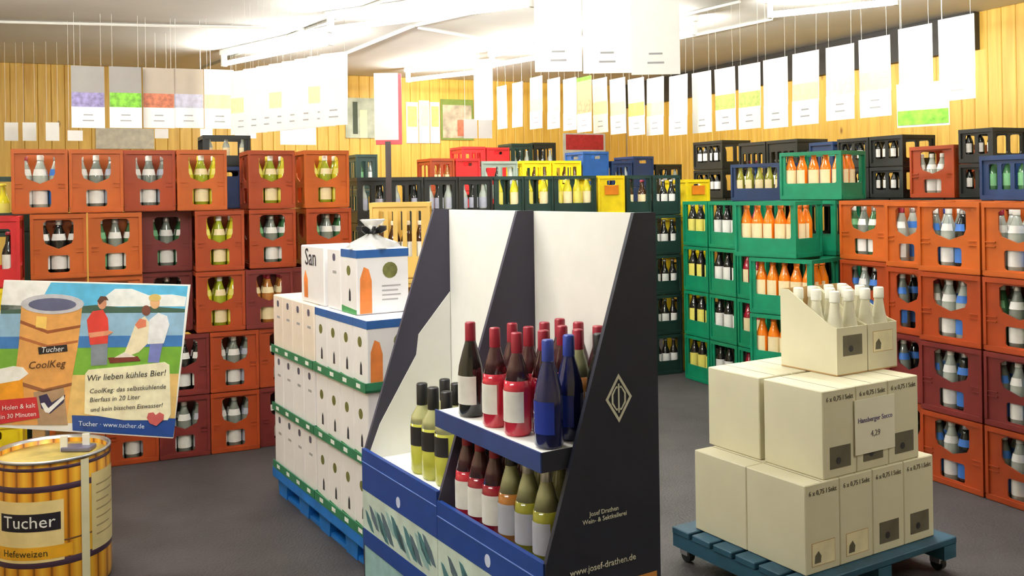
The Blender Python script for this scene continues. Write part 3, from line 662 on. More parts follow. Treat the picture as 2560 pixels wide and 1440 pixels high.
def pack(y0, x0, z, style, label, group, l=PKL, d=PKD, h=PKH, bandc=True):
    """carton pack: its front looks along -x, its near end along -y"""
    m = PKC if style == 'cream' else PKW
    o = obj('juice_pack', bevel(MB().box(0, d, 0, l - .003, 0, h).me('juice_pack', m), .004, 1), None, PF.p(y0, x0, z), (0, 0, PF.a)); tag(o, label, 'carton', group)
    fr = lambda a, b, hh: (-.0003 - hh, a, b); en = lambda a, b, hh: (a, -.0003 - hh, b)
    if style == 'plain': return o
    if style in ('cream', 'white'):
        poly_on('print', [(l / 2 - .02 + a, h * .80 + b) for a, b in rounded_rect(0, .03, 0, .03, .01, 2)], PKP, o, fr, 0, .0005)
        poly_on('print', [(l / 2 - .03, h * .60), (l / 2 + .01, h * .60), (l / 2 + .01, h * .64), (l / 2 - .03, h * .64)], GREY, o, fr, 0, .0005)
    else:
        if bandc: obj('blue_band', MB().box(-.0008, d + .0008, -.0008, l - .002, h - .035, h - .004).me('blue_band', PKB), o)
        poly_on('print', [(l / 2 + a, h * .66 + b) for a, b in disc(.020)], CREST, o, fr, 0, .0005)
        poly_on('print', [(l / 2 - .02, .05), (l / 2, .05), (l / 2 - .002, .085), (l / 2 - .010, .10), (l / 2 - .018, .085)], DARKP, o, fr, 0, .0005)
        poly_on('print', [(.004, .001), (l - .006, .001), (l - .006, .028), (.004, .018)], PKG, o, fr, 0, .0005)
        # near end: crest, bottle picture, text lines
        poly_on('orange_picture', [(.012, .004), (.062, .004), (.062, .13), (.050, .175), (.030, .185), (.014, .14)], PKO, o, en, 0, .0005)
        poly_on('crest', [(.14 + a, h * .66 + b) for a, b in disc(.032)], CREST, o, en, 0, .0005)
        for q in range(4): poly_on('print', [(.105, .105 - q * .018), (.185 - .012 * (q % 2), .105 - q * .018), (.185 - .012 * (q % 2), .110 - q * .018), (.105, .110 - q * .018)], GREY, o, en, 0, .0005)
    return o
def tray(y0, y1, z, label):
    o = obj('cardboard_tray', MB().box(-.012, PDEP - .03, y0 + .002, y1 - .002, 0, .008).me('cardboard_tray', TRAYG), None, PF.p(0, 0, z), (0, 0, PF.a)); tag(o, label, 'tray', 'green cardboard trays between the juice packs')
    obj('front_lip', MB().box(-.0125, -.0085, y0 + .002, y1 - .002, .0, .036).me('front_lip', TRAYG), o)
    obj('end_lip', MB().box(-.0125, PDEP - .03, y0 + .002, y0 + .006, .0, .036).me('end_lip', TRAYG), o)
    k = y0 + .05
    while k < y1 - .05:
        obj('white_mark', MB().box(-.0132, -.0126, k, k + .04, .010, .026).me('white_mark', L_WHITE), o); k += .14
Z0 = .1345; PITCH = .272
for lay in range(3):
    z = Z0 + lay * (PITCH + .001)
    nm = ['bottom', 'middle', 'top'][lay]
    tray(-.575, 0.0, z, 'green cardboard tray under the %s layer of plain white packs' % nm); tray(-1.15, -.577, z, 'green cardboard tray under the %s layer of blue topped packs' % nm)
    for i in range(4):
        st = 'cream' if lay == 2 else 'white'
        for x in (.0, .235):
            pack(-(i + 1) * PKL, x, z + .0085, st, '%s juice pack in the %s layer, pallet half next to the crates' % ('cream' if lay == 2 else 'plain white', nm), 'plain juice packs on the blue pallet', h=.262)
            pack(-.577 - (i + 1) * PKL, x, z + .0085, 'blue', 'white juice pack with %s in the %s layer, pallet half next to the display' % ('blue top' if lay == 2 else 'crest', nm), 'crested juice packs on the blue pallet', h=.262, bandc=lay == 2)
ztop = Z0 + 3 * (PITCH + .001) - .001
pb = pack(-.64, .02, ztop, 'plain', 'white pack lettered San standing on the plain packs', 'loose packs on top of the pallet', l=.29)
text_on('lettering', 'San', .105, DARKP, pb, lambda x, y, h: (-.0004 - h, .16 - x, y + .195))
poly_on('orange_picture', [(.20, .02), (.245, .02), (.25, .10), (.23, .14), (.20, .10)], PKO, pb, lambda a, b, h: (-.0004 - h, a, b), 0, .0006)
pack(-.83, .02, ztop, 'white', 'white pack beside the film wrapped pack on top of the pallet', 'loose packs on top of the pallet', l=.15)
pw = pack(-1.0, .02, ztop, 'blue', 'film wrapped juice pack tied with a black ribbon on top of the pallet', 'loose packs on top of the pallet', l=.165, h=.255)
FILM = mat('clear_film', (238, 238, 236), 0.15, trans=.5, var=.05)
mb = MB(); n = 16
prof = [(.105, .2555), (.085, .275), (.035, .300), (.012, .315), (.020, .335), (.048, .365), (.040, .368)]
for (r, z) in prof:
    for i in range(n):
        a = 2 * math.pi * i / n; k = 1 + .22 * math.sin(5 * a + z * 60)
        mb.v.append((.10 + r * k * math.cos(a), .08 + r * .75 * k * math.sin(a), z))
for q in range(len(prof) - 1):
    for i in range(n): mb.f.append((q * n + i, q * n + (i + 1) % n, (q + 1) * n + (i + 1) % n, (q + 1) * n + i))
obj('film_topknot', mb.me('film_topknot', FILM, True), pw)
rb = MB(); rb.lathe([(.016, .306), (.020, .312), (.020, .320), (.016, .326)], 12)
for a in range(7):
    t = a * .9; c, s_ = math.cos(t), math.sin(t); q = .020
    rb.prism([(0, -.009), (.028, -.014), (.050, -.006), (.050, .010), (.028, .016), (0, .009)], lambda p, w, h, c=c, s_=s_: (p * c - h * s_ + .012 * c, p * s_ + h * c + .012 * s_, .318 + w + p * .25), -.004, .004)
me = rb.me('ribbon_bow', C_BLACK)
for v in me.vertices: v.co.x += .10; v.co.y += .08
obj('ribbon_bow', me, pw)

# ------------------------------------------------------------------ white sparkling wine cartons on a low pallet
WO = at_z(2012, 1215, .43)
WF = Frame(WO.x, WO.y, 31.0)       # U away, V to the side
bp = empty('low_pallet', (WF.o.x, WF.o.y, 0), WF.a); tag(bp, 'low teal blue wooden pallet on casters under the white cartons', 'pallet')
for k in range(6):
    y = -.05 + k * .112; obj('deck_board', bevel(MB().box(-.06, .74, y, y + .095, .105, .129).me('deck_board', TEAL), .003, 1), bp)
for x in (-.055, .30, .665): obj('bearer', MB().box(x, x + .07, -.05, .605, .055, .1045).me('bearer', TEAL), bp)
for x in (-.02, .70):
    for y in (.0, .56):
        cs = obj('caster_fork', MB().box(x - .022, x + .022, y - .02, y + .02, .030, .0545).me('caster_fork', STEEL), bp)
        mb = MB(); mb.tube((x - .012, y, .026), (x + .012, y, .026), .0255, 14); obj('caster_wheel', mb.me('caster_wheel', BLACK), cs)
BW, BD, BH = .17, .27, .30
TAPE = mat('clear_tape', (206, 208, 190), .25)
OLIVE = mat('olive_print', (98, 92, 74), .55, var=.2); PINKW = mat('label_cream_print', (236, 226, 186), .5)
def wcarton(v0, u0, z, dark, label, group, top=True, text=True):
    o = obj('white_carton', bevel(MB().box(0, BW - .002, 0, BD - .002, 0, BH - .001).me('white_carton', CREAM), .003, 1), None, WF.p(u0, v0, z), (0, 0, WF.a)); tag(o, label, 'carton', group)
    if text:
        fr = lambda cx, cz: (lambda x, y, h: (x + cx, -.0003 - h, y + cz))
        text_on('lettering', '6 x 0,75 l Sekt', .0235, OLIVE, o, fr(BW / 2, .268))
        panel(o, dark, fr(BW / 2, .06 if dark else .055))
    obj('lid_seam', MB().box(BW / 2 - .001, BW / 2 + .001, .004, BD - .006, BH - .0012, BH - .0004).me('lid_seam', OLIVE), o) if top else None
    return o
def panel(o, dark, fn):
    if dark:
        poly_on('dark_panel', [(-.052, -.03), (.052, -.03), (.052, .045), (-.052, .045)], OLIVE, o, fn)
        poly_on('panel_mark', disc(.012), DARKP, o, lambda x, y, h: fn(x - .01, y - .005, h + .001), 0, .0005)
    else:
        poly_on('pale_panel', [(-.055, -.03), (.055, -.03), (.055, .045), (-.055, .045)], PINKW, o, fn)
        poly_on('panel_outline', [(-.057, -.032), (.057, -.032), (.057, .047), (-.057, .047)], KRAFT, o, fn, 0, .0006, [[(-.055, -.030), (.055, -.030), (.055, .045), (-.055, .045)]])
        poly_on('panel_mark', [(-.045, -.022), (-.015, -.022), (-.012, .0), (-.025, .018), (-.042, .004)], OLIVE, o, lambda x, y, h: fn(x, y, h + .001), 0, .0005)
zb = .1295
for i in range(4):
    for j in range(2):
        wcarton(i * BW, j * BD, zb, i >= 2, 'white carton with %s panel, bottom layer%s, %s from the wine display' % ('dark' if i >= 2 else 'pale', '' if j == 0 else ' rear row', ['first', 'second', 'third', 'fourth'][i]), 'white cartons on the low pallet', True, j == 0)
for i in range(3):
    for j in range(2):
        wcarton(.10 + i * BW, .008 + j * (BD + .02), zb + BH, True, 'white carton in the middle layer%s, %s from the wine display' % ('' if j == 0 else ' rear row', ['first', 'second', 'third'][i]), 'white cartons on the low pallet', True, j == 0)
# opened cartons with bottles on top
oz = zb + 2 * BH
for i in range(2):
    v0 = .345 + i * (BW + .001); u0 = .15
    o = empty('open_carton', WF.p(u0, v0, oz), WF.a); tag(o, 'opened white carton of foil necked bottles with a %s panel on top of the stack' % ('dark' if i == 0 else 'pale'), 'carton', 'opened cartons on top of the stack')
    t = .004; FH = .175
    sidep = [(0, 0.005), (BD - .002, 0.005), (BD - .002, BH), (BD - .04, BH), (.035, FH + .01), (0, FH)]
    for x in (0, BW - .004 - t): obj('side', MB().prism(sidep, lambda a, b, q: (q, a, b), x, x + t).me('side', CREAM), o)
    fp = obj('front', MB().box(t, BW - .004 - t, 0, t, .005, FH).me('front', CREAM), o)
    obj('back', MB().box(t, BW - .004 - t, BD - t - .002, BD - .002, .005, BH).me('back', KRAFT), o)
    obj('bottom', MB().box(0, BW - .004, 0, BD - .002, 0.0005, .0048).me('bottom', KRAFT), o)
    panel(fp, i == 0, lambda x, y, h: (x + BW / 2, -.0003 - h, y + .10))
    for a in range(2):
        for b in range(3):
            bottle('sekt', WF.p(u0 + .045 + b * .086, v0 + .044 + a * .078, oz + .0052), mat('pale_bottle', (226, 222, 198), .2, coat=.4), mat('white_foil', (246, 244, 230), .3), None, 'white foil necked sparkling wine bottle in the opened carton with the %s panel' % ('dark' if i == 0 else 'pale'), 'bottles in the opened cartons', 'sekt_bottle', 'bottle', WF.a, 16)
# price sheet on the middle layer
psn = obj('price_sheet', MB().box(-.105, .105, -.003, 0, -.095, .095).me('price_sheet', mat('price_paper', (240, 236, 212), .5, var=.02)), None, WF.p(.0035, .10 + .20 + .06, zb + BH + .155), (0, 0, WF.a))
tag(psn, 'cream price sheet for sparkling wine taped to the middle cartons', 'price sign')
fr = lambda cz: (lambda x, y, h: (x, -.0031 - h, y + cz))
text_on('lettering', 'Hansberger Secco', .025, mat('violet_ink', (96, 84, 130), .5), psn, fr(.022))
text_on('lettering', '4,29', .030, mat('grey_ink', (110, 106, 104), .5), psn, fr(-.03))

# ------------------------------------------------------------------ beer keg
KZ = .495; KR = .20
kp = at_z(130, 1118, KZ)
keg = empty('beer_keg', (kp.x, kp.y, 0)); tag(keg, 'party beer keg printed like a wooden barrel, standing below the picture board', 'keg')
T0 = math.atan2(-kp.y, -kp.x)
def stave_mat():
    m = bpy.data.materials.new('barrel_print'); m.use_nodes = True; nt = m.node_tree; b = nt.nodes['Principled BSDF']
    tc = nt.nodes.new('ShaderNodeTexCoord'); gr = nt.nodes.new('ShaderNodeTexGradient'); gr.gradient_type = 'RADIAL'
    nt.links.new(tc.outputs['Object'], gr.inputs['Vector'])
    mu = nt.nodes.new('ShaderNodeMath'); mu.operation = 'MULTIPLY'; mu.inputs[1].default_value = 22.0
    fr = nt.nodes.new('ShaderNodeMath'); fr.operation = 'FRACT'
    nt.links.new(gr.outputs['Fac'], mu.inputs[0]); nt.links.new(mu.outputs[0], fr.inputs[0])
    rp = nt.nodes.new('ShaderNodeValToRGB'); e = rp.color_ramp.elements
    cols = [(0.0, (120, 66, 14)), (0.1, (206, 132, 26)), (0.45, (240, 186, 56)), (0.85, (216, 140, 30)), (1.0, (120, 66, 14))]
    e[0].position = 0; e[1].position = 1
    for p, c in cols[1:4]: e.new(p)
    for i, (p, c) in enumerate(cols): e[i].position = p; e[i].color = tuple(lin(x) for x in c) + (1,)
    nt.links.new(fr.outputs[0], rp.inputs['Fac']); nt.links.new(rp.outputs['Color'], b.inputs['Base Color'])
    b.inputs['Roughness'].default_value = .28; b.inputs['Metallic'].default_value = .15
    return m
BAR = stave_mat()
obj('body', MB().lathe([(KR - .012, 0), (KR - .002, .01), (KR, .03), (KR, KZ - .03), (KR - .004, KZ - .015), (KR - .004, KZ - .0125), (KR - .0105, KZ - .0125), (KR - .0105, KZ - .040), (.004, KZ - .040)], 56).me('body', BAR, True), keg)
obj('top_rim', MB().lathe([(KR - .004, KZ - .012), (KR + .003, KZ - .010), (KR + .003, KZ - .002), (KR - .002, KZ), (KR - .009, KZ - .002), (KR - .010, KZ - .030)], 56, False).me('top_rim', STEEL, True), keg)
obj('lid', MB().lathe([(KR - .011, KZ - .034), (KR - .011, KZ - .028), (.10, KZ - .026), (.02, KZ - .0255)], 48).me('lid', mat('lid_print', (206, 186, 104), .42, metal=.1, var=.35, scale=9), True), keg)
HOOP = mat('hoop_purple', (66, 44, 62), .4)
for z, hh in ((.385, .022), (.205, .006), (.12, .026), (KZ - .035, .012)):
    obj('hoop', MB().lathe([(KR + .0002, z), (KR + .0012, z + .002), (KR + .0012, z + hh - .002), (KR + .0002, z + hh)], 56, False).me('hoop', HOOP if hh > .01 else mat('hoop_brown', (110, 70, 30), .4), True), keg)
def cyl(thc, h0=.0015):
    t = T0 + math.radians(thc)
    return lambda x, y, h: ((KR + h0 + h) * math.cos(t + x / KR), (KR + h0 + h) * math.sin(t + x / KR), y)
def patch(name, a0, a1, z0, z1, m, h0=.0015, parent=keg):
    k = max(3, int(abs(a1 - a0) / 5)); f = cyl(0, h0); v = []; fc = []
    for z in (z0, z1):
        for i in range(k + 1): v.append(f(math.radians(a0 + (a1 - a0) * i / k) * KR, z, 0))
    fc = [(i, i + 1, k + 2 + i, k + 1 + i) for i in range(k)]
    return obj(name, mesh(name, v, fc, m, True), parent)
lab = patch('label', -58, 10, .14, .355, mat('keg_label', (238, 214, 150), .3, var=.1), .0014)
patch('label_field', -58, 18, .150, .195, mat('keg_field', (232, 170, 40), .3, var=.15), .0018, lab)
plate = patch('name_plate', -54, 7, .250, .312, mat('keg_plate', (30, 26, 34), .35), .0020, lab)
text_on('lettering', 'Tucher', .060, C_WHITE, plate, lambda x, y, h: cyl(-24, .0023)(x * 1.05, y + .281, h * .5))
text_on('lettering', 'Hefeweizen', .034, mat('keg_ink', (60, 54, 20), .5), lab, lambda x, y, h: cyl(-28, .0023)(x, y + .172, h * .5))
patch('white_label', -86, -60, .33, .40, L_WHITE, .0016)
patch('seal_tape', 27, 36, .02, KZ - .014, mat('seal_tape', (222, 214, 176), .5, var=.06), .0024)
info = patch('info_panel', 39, 86, .14, .42, mat('info_panel', (214, 196, 140), .4, var=.08), .0016)
for q in range(7): patch('print_line', 45, 80 - (q % 3) * 6, .37 - q * .03, .375 - q * .03, mat('info_ink', (150, 130, 90), .5), .0020, info)
for k, (x, y) in enumerate(((.03, .03), (.10, .06))):
    t = obj('handle_tab', bevel(MB().box(x - .014, x + .014, y - .004, y + .004, KZ - .0255, KZ + .035).me('handle_tab', C_WHITE), .003), keg)
obj('handle_bar', bevel(MB().box(.02, .13, .02, .085, KZ - .0252, KZ - .008).me('handle_bar', mat('handle_grey', (120, 120, 150), .3, metal=.4)), .006), keg)

# ------------------------------------------------------------------ picture board behind the keg
def PB(px, py):
    r = ray(px, py); t = (3.74 - .05 * .46 + .05 * EYE) / (1 - .05 * r.z)
    return (r.x * t, EYE + r.z * t)
bo = at_z(215, 1250, 0)
board = empty('picture_board', (-1.7, 3.86, 0)); tag(board, 'large beer advertising picture board with a lakeside barbecue scene, standing behind the keg', 'sign board')
def bf(a, b, h): return (a + 1.7, 3.74 + .05 * (b - .46) - h - 3.86, b)
corners = [PB(10, 700), PB(475, 712), PB(432, 1096), PB(-34, 1066)]
obj('board', MB().prism(corners, bf, -.008, 0).me('board', WHITE), board)
ly = [0]
def art(name, pts, rgb, lay, rough=.35):
    return poly_on(name, [PB(*p) for p in pts], mat('art_%d_%d_%d' % rgb, rgb, rough, var=.12, scale=25), board, bf, 0.0, .0006 * lay)
def ell(cx, cy, rx, ry, n=20): return [(cx + rx * math.cos(2 * math.pi * i / n), cy + ry * math.sin(2 * math.pi * i / n)) for i in range(n)]
art('sky', [(13, 703), (470, 715), (463, 775), (2, 775)], (92, 184, 228), 1)
art('cloud', [(13, 703), (128, 706), (112, 735), (60, 772), (2, 775)], (250, 250, 250), 2)
art('cloud', [(262, 742), (288, 722), (330, 722), (372, 738), (430, 736), (466, 742), (463, 766), (262, 766)], (240, 246, 248), 2)
art('lake', [(2, 775), (463, 775), (455, 862), (-8, 868)], (146, 186, 216), 1)
art('deep_water', [(-6, 842), (457, 838), (455, 866), (-8, 872)], (60, 118, 184), 2)
art('tree_line', [(2, 762), (60, 764), (200, 766), (240, 762), (300, 768), (380, 766), (463, 772), (462, 781), (2, 784)], (62, 92, 78), 2)
art('meadow', [(-8, 868), (455, 862), (447, 934), (-18, 940)], (116, 170, 60), 1)
art('sand', [(-18, 940), (447, 934), (437, 1050), (-30, 1064)], (226, 190, 120), 1)
art('blue_footer', [(180, 1038), (440, 1046), (433, 1093), (182, 1076)], (28, 70, 146), 2)
kegp = art('printed_keg', [(54, 764), (206, 768), (196, 860), (178, 960), (166, 1062), (30, 1062), (36, 960), (48, 860)], (226, 164, 92), 3)
art('printed_keg_top', ell(132, 760, 79, 25), (196, 196, 206), 5)
art('printed_keg_lid', ell(132, 761, 60, 16), (92, 96, 128), 6)
art('printed_hoop', [(52, 800), (120, 826), (202, 812), (201, 819), (120, 834), (51, 808)], (150, 84, 46), 4)
art('printed_hoop', [(50, 840), (120, 862), (196, 850), (195, 856), (120, 869), (49, 847)], (176, 104, 58), 4)
art('printed_hoop', [(40, 950), (110, 972), (180, 956), (179, 964), (110, 981), (40, 960)], (146, 92, 60), 4)
art('printed_stave', [(92, 790), (118, 792), (116, 822), (90, 818)], (250, 206, 110), 4)
art('printed_grip', [(84, 980), (160, 966), (170, 1062), (96, 1062)], (172, 142, 112), 4)
art('printed_tap', [(98, 990), (118, 984), (130, 1006), (164, 986), (160, 1006), (126, 1034), (104, 1020)], (52, 44, 82), 5)
art('printed_lever', [(103, 1008), (112, 1006), (122, 1020), (160, 988), (162, 996), (124, 1032), (114, 1030)], (244, 244, 248), 6)
art('printed_plate', [(96, 868), (168, 861), (170, 878), (98, 886)], (34, 28, 34), 5)
art('beer_glass', [(-18, 950), (56, 938), (62, 1010), (-24, 1020)], (238, 160, 40), 5)
art('beer_foam', [(-14, 930), (0, 922), (34, 915), (58, 918), (72, 934), (50, 950), (-18, 962)], (252, 250, 244), 6)
art('red_tag', [(-24, 1002), (92, 992), (100, 1044), (-30, 1064)], (196, 44, 52), 7)
# printed figures of the lakeside scene
art('printed_figure', [(228, 860), (270, 858), (268, 912), (228, 914)], (128, 138, 150), 3)
art('printed_figure', [(218, 800), (232, 778), (258, 774), (270, 796), (272, 820), (270, 858), (226, 862), (222, 836)], (214, 64, 56), 4)
art('printed_figure', [(222, 832), (272, 826), (284, 830), (270, 838), (226, 844)], (222, 150, 116), 5)
art('printed_head', ell(256, 758, 11, 15), (214, 150, 118), 4); art('printed_hair', [(244, 752), (252, 740), (266, 741), (272, 750), (262, 750), (250, 762)], (92, 60, 52), 5)
art('printed_figure', [(340, 808), (362, 790), (374, 806), (372, 856), (348, 880), (306, 896), (318, 866)], (240, 228, 196), 3)
art('printed_head', ell(366, 776, 11, 13), (120, 70, 60), 4)
art('printed_figure', [(338, 812), (350, 796), (366, 800), (366, 816), (346, 822)], (226, 130, 100), 4)
art('printed_figure', [(374, 800), (396, 782), (418, 790), (424, 812), (410, 858), (370, 860)], (236, 238, 244), 5)
art('printed_figure', [(376, 858), (408, 856), (398, 906), (370, 906)], (120, 130, 196), 4)
art('printed_head', ell(388, 757, 12, 15), (224, 176, 130), 5); art('printed_hair', ell(388, 744, 15, 9), (214, 186, 110), 6)
art('printed_grill', [(270, 894), (344, 890), (352, 902), (276, 908)], (112, 50, 40), 4)
art('printed_figure', [(286, 894), (312, 880), (340, 892)], (230, 220, 210), 5)
cap = [(214, 934), (222, 924), (330, 914), (412, 905), (424, 912), (428, 1036), (420, 1050), (310, 1050), (212, 1034)]
art('caption_card', cap, (246, 238, 206), 5)
art('heart', [(368, 1044), (372, 1032), (384, 1030), (390, 1037), (400, 1030), (411, 1036), (410, 1048), (392, 1064), (376, 1058)], (198, 96, 96), 8)
def art_text(s, px, py, pw, rgb, slope=0.0, lay=8, shear=0.0):
    x0, z0 = PB(px, py); x1, _ = PB(px + pw, py); w = x1 - x0
    m = mat('ink_%d_%d_%d' % rgb, rgb, .5)
    me = text_mesh(s, 1.0, m, .001, shear, 'LEFT'); xs = [v.co.x for v in me.vertices]; k = w / (max(xs) - min(xs)); mn = min(xs)
    for v in me.vertices:
        x = (v.co.x - mn) * k; v.co = bf(x0 + x, z0 + v.co.y * k + x * slope, .0006 * lay + (v.co.z + .001) * .2)
    me.update(); obj('lettering', me, board)
art_text('Wir lieben kühles Bier!', 220, 946, 196, (52, 52, 52), .06, 8, .15)
art_text('CoolKeg: das selbstkühlende', 226, 978, 190, (70, 70, 70), .05, 8, .15)
art_text('Bierfass in 20 Liter', 226, 1000, 126, (70, 70, 70), .05, 8, .15)
art_text('und kein bisschen Eiswasser!', 228, 1024, 180, (60, 60, 60), .05, 8, .15)
art_text('CoolKeg', 74, 914, 92, (84, 50, 30), .05, 8, .2)
art_text('Tucher', 106, 875, 56, (250, 250, 250), .05, 8, .15)
art_text('Holen & kalt', 8, 1020, 82, (252, 240, 236), .08, 10)
art_text('in 30 Minuten', 4, 1042, 88, (252, 240, 236), .08, 10)
art_text('Tucher · www.tucher.de', 198, 1058, 164, (226, 234, 248), -.06, 8)
# easel leg behind the board
obj('easel_leg', MB().prism([(-.16, 0), (-.06, 0), (-.06, .62), (-.16, .62)], lambda a, b, q: (a, q + .05 - .14 * b / .62, b), -.004, .004).me('easel_leg', KRAFT), board)
for s in (-.20, -.02): obj('board_foot', MB().box(s - .025, s + .025, -.116, -.107, 0, .52).me('board_foot', KRAFT), board)

# ------------------------------------------------------------------ hanging price sheets
SW, SHH, PHH = .21, .295, .145
SME = {}
def flat(key, w, h, m, y=.0):
    k = (key, round(w, 3), round(h, 3), m.name)
    if k not in SME: SME[k] = MB().box(-w / 2, w / 2, -.001, .001, -h, 0).me(key, m)
    return SME[k]
TINT = {'y': mat('print_pale_yellow', (248, 240, 186), .5, var=.12, scale=30), 'g': mat('print_lime', (206, 228, 120), .5, var=.25, scale=30), 'p': mat('print_rose', (242, 214, 212), .5, var=.15, scale=30), 'b': mat('print_lilac', (150, 140, 190), .5, var=.4, scale=30),
        'r': mat('print_brown_red', (200, 120, 90), .5, var=.4, scale=30), 'n': mat('print_taupe', (196, 172, 130), .5, var=.3, scale=30), 'w': WHITE, 'v': mat('print_apple', (130, 200, 60), .5, var=.5, scale=25), 'e': mat('print_grey_blue', (196, 196, 216), .5, var=.2, scale=25)}
UPP = {'grey': mat('sheet_grey', (158, 154, 150), .5, var=.03), 'beige': mat('sheet_beige', (186, 174, 158), .5, var=.03), 'white': PAPER, 'cream': mat('sheet_cream', (250, 240, 206), .5, var=.03), 'taupe': mat('sheet_taupe', (200, 180, 140), .5, var=.05)}
TNAME = {'y': 'pale yellow', 'g': 'lime green', 'p': 'rose', 'b': 'lilac', 'r': 'brown red', 'n': 'taupe', 'w': 'plain white', 'v': 'apple green', 'e': 'grey blue'}
def sheet(pos, rz, label, group, tint='w', up='white', w=SW, h=SHH, ph=PHH, band=(.62, .98), string=True, name='price_sheet'):
    """hanging sheet; pos = middle of its top edge"""
    o = obj(name, flat('sheet', w, h, UPP[up]), None, pos, (random.uniform(-.02, .02), 0, rz)); tag(o, label, 'price sign', group)
    if tint != 'w':
        obj('picture', flat('picture', w * .97, h * (band[1] - band[0]), TINT[tint]), o, (0, -.0016, -h * band[0]))
    if ph:
        pc = obj('price_card', flat('price_card', w, ph, PAPER), o, (0, -.0026, -h + .012))
        for q in (0, 1): obj('print_line', flat('print_line', w * (.34 if q else .28), .008, GREY), pc, (0, -.0009, -ph * (.35 + .27 * q)))
    if string:
        for s in (-1, 1):
            L = H - pos[2]
            obj('string', MB().tube((s * w * .40, 0, -.004), (s * w * .40, 0, L - .0005), .0009, 4).me('string', STRING), o)
    return o
def sign_px(x0, x1, y0, y1, rz, label, group, tint='w', up='white', ph=PHH, h=SHH, w=SW, **k):
    dist = (h + (ph - .012 if ph else 0)) * F / (y1 - y0)
    p = at_d((x0 + x1) / 2, y0, dist)
    return sheet((p.x, p.y, min(p.z, H - .03)), rz, label, group, tint, up, w, h, ph, **k)
for (x0, x1, y0, y1, t, u, n) in ((183, 255, 165, 320, 'b', 'grey', 'first'), (278, 348, 167, 320, 'v', 'grey', 'second'), (360, 432, 170, 320, 'r', 'beige', 'third'), (440, 500, 172, 320, 'e', 'beige', 'fourth'), (512, 583, 174, 322, 'y', 'white', 'fifth')):
    sign_px(x0, x1, y0, y1, ROOM.a, '%s picture price sheet hanging above the orange crate wall, %s of its row' % (TNAME[t], n), 'price sheets above the crate wall', t, u)
for i in range(8):
    f = i / 7.0
    x = 604 + f * 230; y0 = 176 - f * 44; y1 = 336 - f * 22
    sign_px(x - 20, x + 20, y0, y1, RZR + .62, 'white price sheet, %s of the overlapping row, counted towards the pallet of packs' % ['first', 'second', 'third', 'fourth', 'fifth', 'sixth', 'seventh', 'last'][i], 'overlapping price sheets above the pallet', 'w' if i % 3 else 'y', 'white')
sign_px(588, 636, 222, 346, ROOM.a, 'white sheet with a grey blue picture beside the overlapping row', 'small loose sheets', 'e', ph=.1, h=.27, w=.15)
sign_px(700, 790, 296, 362, ROOM.a, 'small white sheet hanging under the overlapping row of sheets', 'small loose sheets', ph=0, h=.20, w=.27)
RS = [(1240, 1268, 215, 322, 'y', 'cream'), (1281, 1306, 206, 318, 'y', 'cream'), (1325, 1355, 192, 322, 'y', 'cream'), (1370, 1398, 196, 322, 'y', 'white'), (1408, 1440, 196, 326, 'w', 'white'), (1443, 1477, 192, 330, 'n', 'taupe'), (1482, 1515, 196, 332, 'y', 'white'),
      (1524, 1562, 196, 335, 'y', 'white'), (1571, 1607, 196, 338, 'g', 'white'), (1616, 1660, 194, 338, 'y', 'white'), (1673, 1718, 188, 338, 'w', 'white'), (1731, 1775, 180, 332, 'w', 'white'), (1786, 1836, 170, 326, 'g', 'white'), (1845, 1900, 160, 322, 'g', 'white'),
      (1909, 1966, 146, 320, 'w', 'white'), (1983, 2044, 130, 312, 'y', 'white'), (2066, 2132, 114, 300, 'p', 'white'), (2147, 2222, 94, 292, 'y', 'white'), (2243, 2330, 66, 270, 'y', 'white'), (2342, 2436, 42, 250, 'w', 'white')]
for i, (x0, x1, y0, y1, t, u) in enumerate(RS):
    lb = {0: 'price sheet at the far end of the long hanging row', len(RS) - 1: 'blank white sheet at the near end of the long hanging row', 5: 'taupe picture sheet with green top edge in the long hanging row'}.get(i, '%s price sheet, number %s from the blank end of the long hanging row' % (TNAME[t], ['one', 'two', 'three', 'four', 'five', 'six', 'seven', 'eight', 'nine', 'ten', 'eleven', 'twelve', 'thirteen', 'fourteen', 'fifteen', 'sixteen', 'seventeen', 'eighteen', 'nineteen', 'twenty'][len(RS) - 1 - i]))
    s_ = sign_px(x0, x1, y0, y1, RZR + .06, lb, 'price sheets in the long hanging row', t, u)
    if i == 5: obj('green_edge', flat('green_edge', SW, .03, TINT['v']), s_, (0, -.0016, 0))
s_ = sign_px(2246, 2364, 206, 316, RZR + .35, 'wide white sheet with a green meadow picture hanging below the long row', 'small loose sheets', 'v', 'white', ph=0, h=.212, w=.25, band=(.62, .95))
for (x0, x1, y0, y1, nn) in ((1334, 1452, -60, 180, 'first'), (1459, 1570, -60, 184, 'second'), (1582, 1689, -60, 187, 'third')):
    sign_px(x0, x1, y0, y1, math.radians(-2), 'large white price sheet over the display, %s of three from the sign post' % nn, 'three large sheets over the wine display')
sign_px(1184, 1231, 168, 300, 0.1, 'single narrow white sheet hanging between the lamps', 'small loose sheets', ph=0, h=.445, w=.16)
for (x0, x1, y0, y1) in ((10, 46, 306, 352), (55, 92, 306, 352), (112, 150, 306, 352), (170, 206, 326, 352), (388, 420, 322, 346), (502, 530, 322, 344)):
    sign_px(x0, x1, y0, y1, ROOM.a, 'tiny white price card on a clear string above the orange crates', 'tiny price cards above the crate wall', ph=0, h=.075 if y0 > 310 else .15, w=.10)
for (x0, x1) in ((1160, 1192), (1196, 1230)): sign_px(x0, x1, 298, 346, .05, 'small grey price sheet hanging above the red crates', 'small grey sheets', ph=0, h=.17, w=.12, up='grey')
